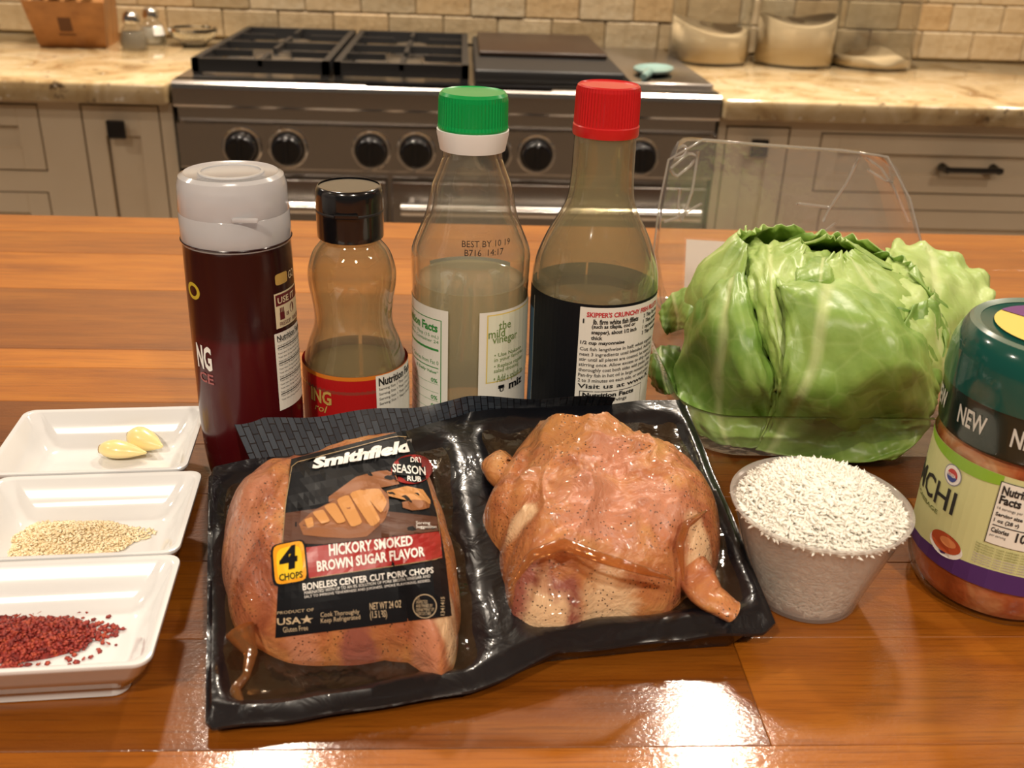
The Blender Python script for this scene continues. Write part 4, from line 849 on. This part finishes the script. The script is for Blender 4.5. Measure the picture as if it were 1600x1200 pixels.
lab.text('Cook Thoroughly\nKeep Refrigerated', Q((285, 1048), (500, 1030), (286, 1116), (506, 1092)), tanp, 0, lift=.0016); lab.text('NET WT 24 OZ\n(1.5 LBS)', Q((555, 996), (732, 980), (560, 1092), (738, 1080)), tanp, .01, lift=.0016)
lab.disc(cx(860, 1014), 19, 19, tanp, .0012, r0=.93); lab.text('U.S.\nINSPECTED\nAND PASSED BY\nDEPARTMENT OF\nAGRICULTURE', Q((812, 960), (912, 958), (812, 1064), (910, 1062)), tanp, 0, lift=.0016)
lab.text('1341415', Q((948, 1064), (948, 962), (970, 1064), (970, 962)), tanp, .01, lift=.0016)
lab.build('label_print', pk)

# ------------------------------------------------------------------ lettuce in an open clear clamshell
LY = .545; lc = PY(1262, 560, LY); lc[2] = .055; LR = np.array([.083, .083, .053])
def lhit(px, py_, off=0., grow=1.):
    # where the ray meets the head of lettuce (or passes closest to it), moved off along the ray
    d = ray(px, py_); R_ = LR*grow; o = (CAMP-lc)/R_; q = d/R_; a, b, c = q@q, o@q, o@o-1; D = b*b-a*c
    t = (-b-math.sqrt(D))/a if D > 0 else -b/a
    dn = d/np.linalg.norm(d); return CAMP+d*t-dn*off
def catmull(A, n):
    A = np.asarray(A, float); P = np.concatenate([[2*A[0]-A[1]], A, [2*A[-1]-A[-2]]]); out = []
    for i in range(1, len(P)-2):
        for k in range(n):
            t = k/n; a, b, c, d = P[i-1:i+3]; out.append(.5*(2*b+(c-a)*t+(2*a-5*b+4*c-d)*t*t+(3*b-a-3*c+d)*t**3))
    out.append(P[-2]); return np.array(out)
let = thing('lettuce', 'head of green butter lettuce resting in the open clear container', 'lettuce', (0, 0, 0))
def leaf_from(G, tone, seed=0, ruf=.0016, n=8, mid=.5):
    A = catmull(G, n); A = np.swapaxes(catmull(np.swapaxes(A, 0, 1), n), 0, 1); nv, nu = A.shape[:2]
    du = np.gradient(A, axis=1); dv = np.gradient(A, axis=0); Nn = np.cross(du, dv); Nn /= np.linalg.norm(Nn, axis=2)[..., None]+1e-9
    u = np.linspace(0, 1, nu)[None, :]; v = np.linspace(0, 1, nv)[:, None]
    # side veins fan out from the midrib; blistered surface between them
    vein = np.exp(-((((v*5.5-np.abs(u-mid)*5.0+seed*.3) % 1)-.5)/.10)**2)*np.clip(np.abs(u-mid)*5, 0, 1)
    rib = np.exp(-((u-mid)/.03)**2)
    bl = np.sin(23*u+9*v+seed)*np.sin(19*v-7*u+2*seed)+.6*np.sin(41*u-13*v+seed)*np.sin(37*v+3*seed)
    sz = min(1., np.linalg.norm(A[0, 0]-A[-1, -1])/.11); Nn = Nn*sz; edge = np.clip(np.maximum(np.abs(u-.5)*2, np.abs(v-.5)*2)-.72, 0, 1)/.28
    h = .0010*vein+.0013*rib+.0011*bl+ruf*edge*np.sin(26*(u+v)+seed)*1.2
    A = A+Nn*h[..., None]; A[..., 2] = np.maximum(A[..., 2], .004); V = A.reshape(-1, 3); UV = np.stack(np.broadcast_arrays(u-mid+.5, v), -1).reshape(-1, 2)
    me = mesh(V, [(j*nu+i, j*nu+i+1, (j+1)*nu+i+1, (j+1)*nu+i) for j in range(nv-1) for i in range(nu-1)], UV)
    o = obj('leaf', me, leafm, let, 180); o['tone'] = float(tone)
    sd = o.modifiers.new('thickness', 'SOLIDIFY'); sd.thickness = .0007; sd.offset = 0; return o
def leaf(rows, tone, seed=0, ruf=.0016, mid=.5):
    return leaf_from([[lhit(*p) for p in r] for r in rows], tone, seed, ruf, 8, mid)
# main leaf wrapping the front: rolled pale top edge, midrib running down to the stem
leaf([[(1218, 452, -.012), (1285, 428, -.020), (1365, 446, -.022), (1430, 500, -.022), (1470, 570, -.020)],
      [(1213, 440, .002), (1285, 448, .002), (1372, 482, .004), (1432, 545, .003), (1468, 605, -.004)],
      [(1218, 452, .008), (1280, 480, .012), (1362, 515, .014), (1425, 570, .010), (1466, 625, .000)],
      [(1228, 500, .004), (1268, 560, .004), (1345, 580, .007), (1412, 620, .008), (1458, 650, .000)],
      [(1222, 580, .004), (1245, 618, .006), (1320, 640, .006), (1395, 665, .006), (1442, 680, .000)],
      [(1200, 650, .002), (1218, 668, .004), (1290, 688, .003), (1370, 702, .003), (1420, 702, .000)],
      [(1180, 705, .001), (1196, 712, .003), (1270, 722, .001), (1350, 722, .001), (1400, 716, .000)]], .50, 1, .0010, .27)
# left leaf, a broad bulge with a crease against the main leaf
leaf([[(1128, 432, -.010), (1142, 418, -.004), (1158, 420, .0), (1166, 430, -.004), (1172, 442, -.012)],
      [(1090, 470, -.006), (1115, 455, .004), (1148, 458, .009), (1172, 478, .004), (1182, 490, -.008)],
      [(1066, 530, -.006), (1095, 520, .006), (1145, 520, .012), (1180, 540, .007), (1198, 550, -.006)],
      [(1056, 590, -.006), (1088, 590, .006), (1140, 595, .012), (1188, 605, .008), (1212, 605, -.004)],
      [(1062, 640, -.006), (1095, 648, .004), (1140, 655, .008), (1188, 655, .006), (1210, 650, -.004)],
      [(1090, 680, -.006), (1115, 692, .002), (1150, 700, .004), (1180, 700, .003), (1195, 692, -.004)]], .40, 3, .0010, .42)
# upright folded leaf between the two
leaf([[(1150, 388, -.030), (1180, 376, -.026), (1215, 380, -.024), (1262, 388, -.026), (1300, 398, -.032)],
      [(1158, 402, -.010), (1182, 396, -.006), (1215, 398, -.006), (1256, 402, -.010), (1292, 412, -.020)],
      [(1168, 440, -.002), (1190, 436, .006), (1212, 440, .004), (1240, 446, -.006), (1270, 450, -.016)],
      [(1182, 500, -.002), (1202, 500, .006), (1218, 500, .000), (1236, 505, -.008), (1258, 510, -.014)],
      [(1200, 560, -.004), (1216, 560, .003), (1230, 562, -.002), (1244, 560, -.008), (1256, 560, -.012)],
      [(1212, 610, -.006), (1222, 612, .000), (1232, 612, -.004), (1240, 610, -.008), (1248, 605, -.012)]], .66, 5, .0012, .42)
# small curled leaves at the crown
leaf([[(1246, 412, -.016), (1272, 402, -.016), (1300, 402, -.018), (1305, 410, -.022)], [(1244, 424, -.006), (1270, 418, -.005), (1296, 416, -.008), (1304, 424, -.014)], [(1244, 440, -.004), (1268, 436, -.003), (1294, 436, -.006), (1302, 440, -.012)], [(1246, 452, -.010), (1268, 452, -.010), (1290, 450, -.012), (1300, 450, -.018)]], .45, 7, .0008)
leaf([[(1300, 418, -.040), (1330, 408, -.040), (1362, 408, -.044), (1392, 420, -.046)], [(1302, 426, -.024), (1332, 422, -.022), (1364, 424, -.026), (1392, 432, -.034)], [(1304, 440, -.016), (1334, 440, -.014), (1366, 446, -.018), (1394, 452, -.028)], [(1306, 462, -.020), (1336, 466, -.020), (1366, 472, -.024), (1394, 480, -.034)]], .72, 9, .0022)
# pale leaf spreading behind, towards the jar
leaf([[(1388, 392, -.050), (1400, 378, -.052), (1450, 382, -.056), (1500, 402, -.062), (1546, 432, -.068)],
      [(1378, 420, -.038), (1410, 408, -.034), (1460, 414, -.036), (1510, 436, -.044), (1552, 460, -.054)],
      [(1370, 455, -.028), (1412, 450, -.020), (1464, 462, -.022), (1515, 484, -.030), (1548, 500, -.042)],
      [(1380, 490, -.024), (1420, 500, -.014), (1466, 515, -.014), (1508, 530, -.022), (1535, 545, -.034)],
      [(1420, 540, -.024), (1445, 555, -.016), (1475, 572, -.016), (1500, 585, -.022), (1515, 590, -.032)],
      [(1450, 590, -.026), (1465, 605, -.020), (1482, 620, -.022), (1495, 625, -.028), (1502, 630, -.036)]], .78, 11, .0016)
# loose leaf tips at the side
leaf([[(1082, 450, -.020), (1064, 452, -.018), (1040, 470, -.020), (1030, 490, -.024)], [(1086, 470, -.014), (1068, 474, -.010), (1046, 486, -.012), (1033, 504, -.018)], [(1088, 495, -.012), (1070, 498, -.008), (1052, 506, -.010), (1038, 518, -.016)], [(1084, 512, -.014), (1068, 514, -.012), (1054, 518, -.014), (1042, 522, -.020)]], .42, 13, .0012)
leaf([[(1062, 542, -.022), (1042, 540, -.018), (1024, 546, -.018), (1016, 560, -.024)], [(1066, 560, -.014), (1044, 562, -.008), (1024, 572, -.010), (1014, 580, -.020)], [(1066, 588, -.012), (1046, 592, -.007), (1030, 598, -.010), (1020, 602, -.020)], [(1064, 614, -.016), (1050, 616, -.013), (1040, 616, -.015), (1032, 614, -.022)]], .26, 15, .0008)
# leaves of the far side and the heart, closing the head
def round_leaf(az, lean, tone, seed, grow=1., z0=-.98, z1=.75, wid=58):
    G = []
    for j in range(5):
        t = j/4; zz = z1+(z0-z1)*t; w_ = wid*math.sin(math.pi*min(max(.16+.72*(1-t), .1), .9)); row = []
        for i in range(5):
            a = math.radians(az+w_*(i/2-1)); rr = math.sqrt(max(1-zz*zz, .02))*grow*(1-.06*abs(i-2)*.5); row.append(lc+LR*np.array([rr*math.sin(a), -rr*math.cos(a), zz])+np.array([0, 0, lean*(1-t)]))
        G.append(row)
    return leaf_from(G, tone, seed, .0014, 6)
for k, az in enumerate((100, 150, 205, 255)): round_leaf(az, .004*k, .45+.06*k, 20+k, .97-.01*k)
for k, az in enumerate((20, 140, 260)): round_leaf(az, .0, .62+.05*k, 30+k, .80, -.6, .97, 75)
round_leaf(0, 0, .40, 40, .90, -.99, .6, 80); round_leaf(60, 0, .45, 41, .92, -.99, .6, 60); round_leaf(-60, 0, .35, 42, .90, -.99, .6, 60)
lathe('core', smooth_prof([(0, -.050), (.03, -.050), (.062, -.03), (.068, 0), (.056, .026), (.03, .038), (0, .041)], 4), simple('lettuce_heart', (.30, .45, .10), .6), let, 32).location = tuple(lc)

cl = thing('clamshell_container', 'open clear plastic clamshell container standing around the lettuce', 'container', (0, 0, 0))
LIDY = .668
out = polyline([(1052, 540), (1028, 490), (1018, 430), (1028, 350), (1044, 268), (1058, 232), (1075, 221), (1200, 232), (1320, 240), (1392, 246), (1412, 268), (1430, 318), (1444, 380), (1450, 430), (1444, 480), (1425, 530)], 72)
O = np.array([PY(x, y, LIDY) for x, y in out]); O[:, 2] = np.maximum(O[:, 2], .003); O[:, 1] += .10*(O[:, 2]-.02); cc = O.mean(0); V = []; n = len(O)
for sc, dy, ez in ((1.0, 0, 0), (.968, -.0005, 0), (.962, .004, 0), (.93, .022, 0), (.885, .032, 0), (.60, .033, 0), (.25, .033, 0)):
    for p in O: q = cc+(p-cc)*sc; q[1] += dy; V.append(q)
Fc = [(j*n+i, j*n+(i+1) % n, (j+1)*n+(i+1) % n, (j+1)*n+i) for j in range(6) for i in range(n)]+[tuple(6*n+i for i in range(n))]
lid = obj('lid', mesh(V, Fc), clear, cl, 40)
ridge = m_clear('plastic_ridge', (.85, .85, .85), 3.0, .32, (.9, .88, .84), .05)
def tub(name, pts, r, par, Y=LIDY+.012):
    P = [PY(x, y, Y) for x, y in polyline(pts, 14)]; 
    for p in P: p[2] = max(p[2], .004); p[1] += .10*(p[2]-.02)
    obj(name, tube_data(P, r, 8), ridge, par, 180)
tub('rim_bead', out[::1].tolist(), .0009, lid, LIDY)
for pts in ([(1058, 252), (1062, 238), (1074, 232), (1080, 240), (1072, 250), (1058, 254)], [(1052, 268), (1082, 244), (1094, 248), (1086, 262), (1060, 282), (1052, 270)], [(1096, 242), (1086, 300), (1068, 350), (1062, 330), (1066, 300)], [(1350, 252), (1330, 290), (1302, 328), (1290, 350)], [(1362, 252), (1385, 268), (1405, 300), (1425, 350)], [(1364, 270), (1392, 288), (1402, 290)], [(1040, 350), (1060, 344), (1100, 322)], [(1250, 322), (1300, 328)], [(1262, 392), (1292, 365), (1310, 352)]):
    tub('molded_ridge', pts, .0011, lid)
P4 = [PY(x, y, LIDY+.030) for x, y in ((1074, 376), (1142, 380), (1068, 462), (1138, 470))]
for p in P4: p[1] += .10*(p[2]-.02)
g = quad_map(np.array([(i/6, j/6) for j in range(7) for i in range(7)]), [(p[0], p[2]) for p in P4]); c_ = g.mean(0)
obj('sticker', mesh([(x, P4[0][1]+(z-P4[0][2])*.10-.0006, z) for x, z in g], [(j*7+i, j*7+i+1, (j+1)*7+i+1, (j+1)*7+i) for j in range(6) for i in range(6)]), m_clear('sticker_paper', (1, 1, 1), .3, .96, (.92, .91, .88), .3), lid)
bx_, by_ = (lc[0]+.005, lc[1]+.012); V = []; rings = [(.100, .092, .03, .034), (.097, .089, .03, .0335), (.094, .086, .03, .030), (.088, .080, .03, .004), (.082, .074, .03, .0008), (.02, .02, .01, .0008)]
for hx, hy, r, z in rings: V += [(bx_+x, by_+y, z) for x, y in rrect(hx, hy, r, 8)]
n = 36; base = obj('base', mesh(V, [(j*n+i, j*n+(i+1) % n, (j+1)*n+(i+1) % n, (j+1)*n+i) for j in range(5) for i in range(n)]+[tuple(5*n+i for i in range(n))]), clear, cl, 40)

# ------------------------------------------------------------------ cup of rice
RB = PZ(1254, 926, 0); RC = (RB[0], RB[1])
cup = tag(obj('plastic_cup', lathe_data([(0, 0), (.0215, 0), (.0232, .0012), (.0260, .012), (.0372, .0475), (.0385, .0480), (.0387, .0492), (.0378, .0495), (.0362, .0478), (.0250, .013), (.0222, .0022), (0, .0020)], 64), m_clear('milky_plastic', (.96, .95, .94), 1.0, .30, (.92, .91, .88), .12), None, 40), 'translucent plastic portion cup heaped with white rice', 'cup')
cup.location = (*RC, 0)
V = []; Fc = []
def grain(p, ax, s, ro):
    a = Vector(ax).normalized(); b = a.orthogonal().normalized(); c = a.cross(b); k0 = len(V); p = Vector(p)
    V.append(p-a*s)
    for t, r in ((-.55, .8), (.1, 1.), (.65, .75)):
        for k in range(5): q = 2*math.pi*k/5+ro; V.append(p+a*s*t+(b*math.cos(q)+c*math.sin(q))*r*.00070)
    V.append(p+a*s)
    for k in range(5):
        k2 = (k+1) % 5; Fc.append((k0, k0+1+k2, k0+1+k)); Fc.append((k0+16, k0+11+k, k0+11+k2))
        for j in (0, 1): Fc.append((k0+1+5*j+k, k0+1+5*j+k2, k0+6+5*j+k2, k0+6+5*j+k))
rt = lambda z: np.interp(z, [.002, .013, .0478], [.0214, .0242, .0354])
top = lambda q: .0455+.0165*(1-q**2.2)
for i in range(3400):
    q = math.sqrt(random.random())*.985; a = random.uniform(0, 2*math.pi); z = top(q)-.0006+random.uniform(-.0008, .0012)
    x, y = q*.0362*math.cos(a), q*.0362*math.sin(a); grain((x, y, z), (random.gauss(0, 1), random.gauss(0, 1), random.gauss(0, .33)), random.uniform(.0024, .0036), random.random())
for i in range(1500):
    z = random.uniform(.0035, .045); a = random.uniform(0, 2*math.pi); r = float(rt(z))-.0006; t = random.uniform(0, 6.3)
    grain((r*math.cos(a), r*math.sin(a), z), (-math.sin(a)*math.cos(t)+.29*math.cos(a)*math.sin(t), math.cos(a)*math.cos(t)+.29*math.sin(a)*math.sin(t), math.sin(t)), random.uniform(.0022, .0032), random.random())
kk = len(V); prof = [(0, .0024), (.0205, .0026), (.0228, .012), (.0340, .0445)]+[(.0352*q, top(q)-.0010) for q in (.95, .8, .6, .4, .2)]+[(0, top(0)-.0010)]
lm = lathe_data(prof, 40); V += [v.co.copy() for v in lm.vertices]; Fc += [tuple(kk+i for i in p.vertices) for p in lm.polygons]
rice = tag(obj('rice', mesh(V, Fc), simple('rice_white', (.90, .87, .78), .45, sss=.08), None, 180), 'uncooked long white rice heaped in the plastic cup', 'rice', kind='stuff'); rice.location = (*RC, 0)

# ------------------------------------------------------------------ kimchi jar
KB = PZ(1546, 906, 0); kj = thing('kimchi_jar', 'jar of kimchi with a dark green lid and pale green label', 'jar', tuple(KB))
kp = [(0, 0), (.030, 0), (.0350, .002), (.0376, .008), (.0385, .016), (.0388, .05), (.0386, .074), (.0376, .082), (.0362, .086), (.0362, .100)]
lathe('glass_body', smooth_prof(kp, 4), m_clear('jar_glass', (.97, .97, .96), 1.3, .0, rough=.03), kj, 72)
lathe('filling', [(0, .003), (.033, .003), (.0366, .010), (.0375, .017), (.0378, .05), (.0376, .072), (.0364, .080), (.034, .084), (0, .084)], kimchim, kj, 64)
band = simple('band_film', (.006, .018, .014), .2, coat=.5); lathe('shrink_band', smooth_prof([(.0384, .0795), (.0392, .0810), (.0398, .090), (.0404, .1000), (.0400, .1012)], 3), band, kj, 72)
ld = lathe('lid', [(.0398, .1000), (.0408, .1005), (.0412, .103), (.0408, .115), (.0392, .1205), (.0362, .1262), (.0345, .1272), (.0330, .1266), (.0318, .1262), (0, .1262)], simple('lid_green', (.006, .075, .060), .16, coat=.6, coatr=.05), kj, 144, (.1025, .1155, 0, .0005), 35)
lathe('lid_rim', [(.0360, .1264), (.0346, .1276), (.0330, .1270), (.0318, .1265)], simple('lid_grey_green', (.16, .22, .17), .25), ld, 72)
V = [(0, 0, .1268)]+[(.0265*math.cos(a), .0265*math.sin(a), .1268) for a in np.linspace(0, 2*math.pi, 48, endpoint=False)]; aa = 22
st = obj('lid_sticker', mesh(V, [(0, 1+k, 1+(k+1) % 48) for k in range(48)]), simple('sticker_yellow', (.72, .56, .12), .4), ld)
obj('sticker_panel', mesh([(x, y, z+.0003) for x, y, z in V], [(0, 1+k, 1+(k+1) % 48) for k in list(range(0, 17))+list(range(44, 48))]), simple('sticker_purple', (.14, .03, .17), .4), st)
CK = Cyl(KB, [(.0385, .016), (.0388, .05), (.0386, .074)]); CB = Cyl(KB, [(.0392, .0810), (.0398, .090), (.0404, .1000)])
pb = Print(CB.hit); t1 = CB.at(1497, 652); t2 = CB.at(1543, 660); wd = t2[0]-t1[0]; zc = (t1[1]+t2[1])/2
for k in (-1, 0, 1, 2, 3): a = t1[0]+k*wd*1.72; pb.text('NEW', (a, zc-.0042, a+wd, zc+.0042), simple('silver_print', (.62, .64, .60), .35), .02)
pb.build('band_print', kj)
pj = Print(CK.hit); lt, lb = .0735, .0195; lgreen, leafg, purple = simple('label_green_print', (.58, .60, .29), .4), simple('label_leaf_print', (.24, .44, .035), .4), simple('label_purple_print', (.065, .022, .13), .4)
pj.patch((-150, lb, 150, lt), lgreen, 60, 8, .0003)
n = 30; th = np.linspace(-150, 150, n); 
lo = np.stack([th, lb+.0075+.0022*np.cos(np.radians(th*2.2+60))], 1); pj.add(purple, np.concatenate([np.stack([th, np.full(n, lb)], 1), lo]), [(i, i+1, n+i+1, n+i) for i in range(n-1)], .0005)
w0 = CK.at(1462, 690)[0]; th = np.linspace(w0-40, w0+60, n); hi = np.stack([th, lt-.0065*np.clip((th-w0+40)/100, 0, 1)*np.sin(np.clip((th-w0+40)/100, 0, 1)*2.6)-.0012], 1); pj.add(leafg, np.concatenate([hi, np.stack([th, np.full(n, lt)], 1)]), [(i, i+1, n+i+1, n+i) for i in range(n-1)], .0005)
a1 = CK.at(1434, 770); a2 = CK.at(1493, 790); cw = (a2[0]-a1[0])/4.6; zz = a2[1]
pj.text('KIMCHI', (a2[0]-cw*5.9, zz-.0052, a2[0], zz+.0060), ink, .012, lift=.0006); pj.text('NAPA CABBAGE', (a2[0]-cw*5.2, zz-.0092, a2[0]-cw*1.0, zz-.0072), simple('olive_dark_print', (.14, .17, .05), .4), .01, lift=.0006)
ec = CK.at(1490, 742); 
for r_, m_ in ((1., simple('emblem_grey_print', (.25, .25, .30), .4)), (.9, white), (.58, simple('emblem_red_print', (.50, .05, .05), .4))): pj.disc(ec, 7.2*r_, .0049*r_, m_, .0006+.0002*(1-r_))
a = np.linspace(math.pi, 2*math.pi, 14); pj.poly(np.stack([ec[0]+4.1*np.cos(a), ec[1]-.0003+.0028*np.sin(a)], 1), simple('emblem_blue_print', (.03, .05, .25), .4), .0009); pj.text('KOREA', (ec[0]-3.4, ec[1]-.0007, ec[0]+3.4, ec[1]+.0009), white, .02, lift=.0011)
bc = CK.at(1478, 848); pj.disc((bc[0], bc[1]-.0012), 13, .0052, white, .0007); pj.disc((bc[0], bc[1]+.0005), 11.5, .0046, simple('kimchi_print', (.42, .075, .025), .4), .0009); pj.disc((bc[0]+2, bc[1]+.0014), 6, .0022, simple('kimchi_light_print', (.60, .22, .08), .4), .0010, rot=.0)
nf = CK.at(1551, 800)[0]; nz1 = CK.at(1570, 752)[1]; nz0 = CK.at(1560, 852)[1]
pj.patch((nf, nz0, nf+46, nz1), ink, 12, 3, .0006); pj.patch((nf+.6, nz0+.0003, nf+45.4, nz1-.0003), paper, 12, 3, .0008)
H_ = nz1-nz0; T_ = lambda tx, a_, b_, c_, d_, bo: pj.text(tx, (nf+a_, nz1-H_*d_, nf+b_, nz1-H_*c_), ink, bo, lift=.0010)
T_('Nutrition', 2, 22, .05, .19, .04); T_('Facts', 2, 14, .20, .34, .04); T_('14 servings per container', 2, 26, .38, .44, 0); T_('Serving size', 2, 17, .47, .55, .03); T_('1 oz (28 g)', 2, 16, .57, .65, .03); T_('Calories', 2, 12, .72, .80, .03); T_('per serving', 2, 11, .83, .88, 0); T_('10', 16, 22, .71, .87, .03); pj.patch((nf+2, nz1-H_*.69, nf+44, nz1-H_*.675), ink, 8, 1, .0010)
for k in range(8): pj.text('Ingredients: napa cabbage, radish, red pepper', (nf-4, nz0-.0022-k*.0013, nf+40, nz0-.0012-k*.0013), MATS['olive_dark_print'] if k < 4 else simple('lilac_print', (.30, .25, .40), .4), lift=.0008)
pj.build('label_print', kj)
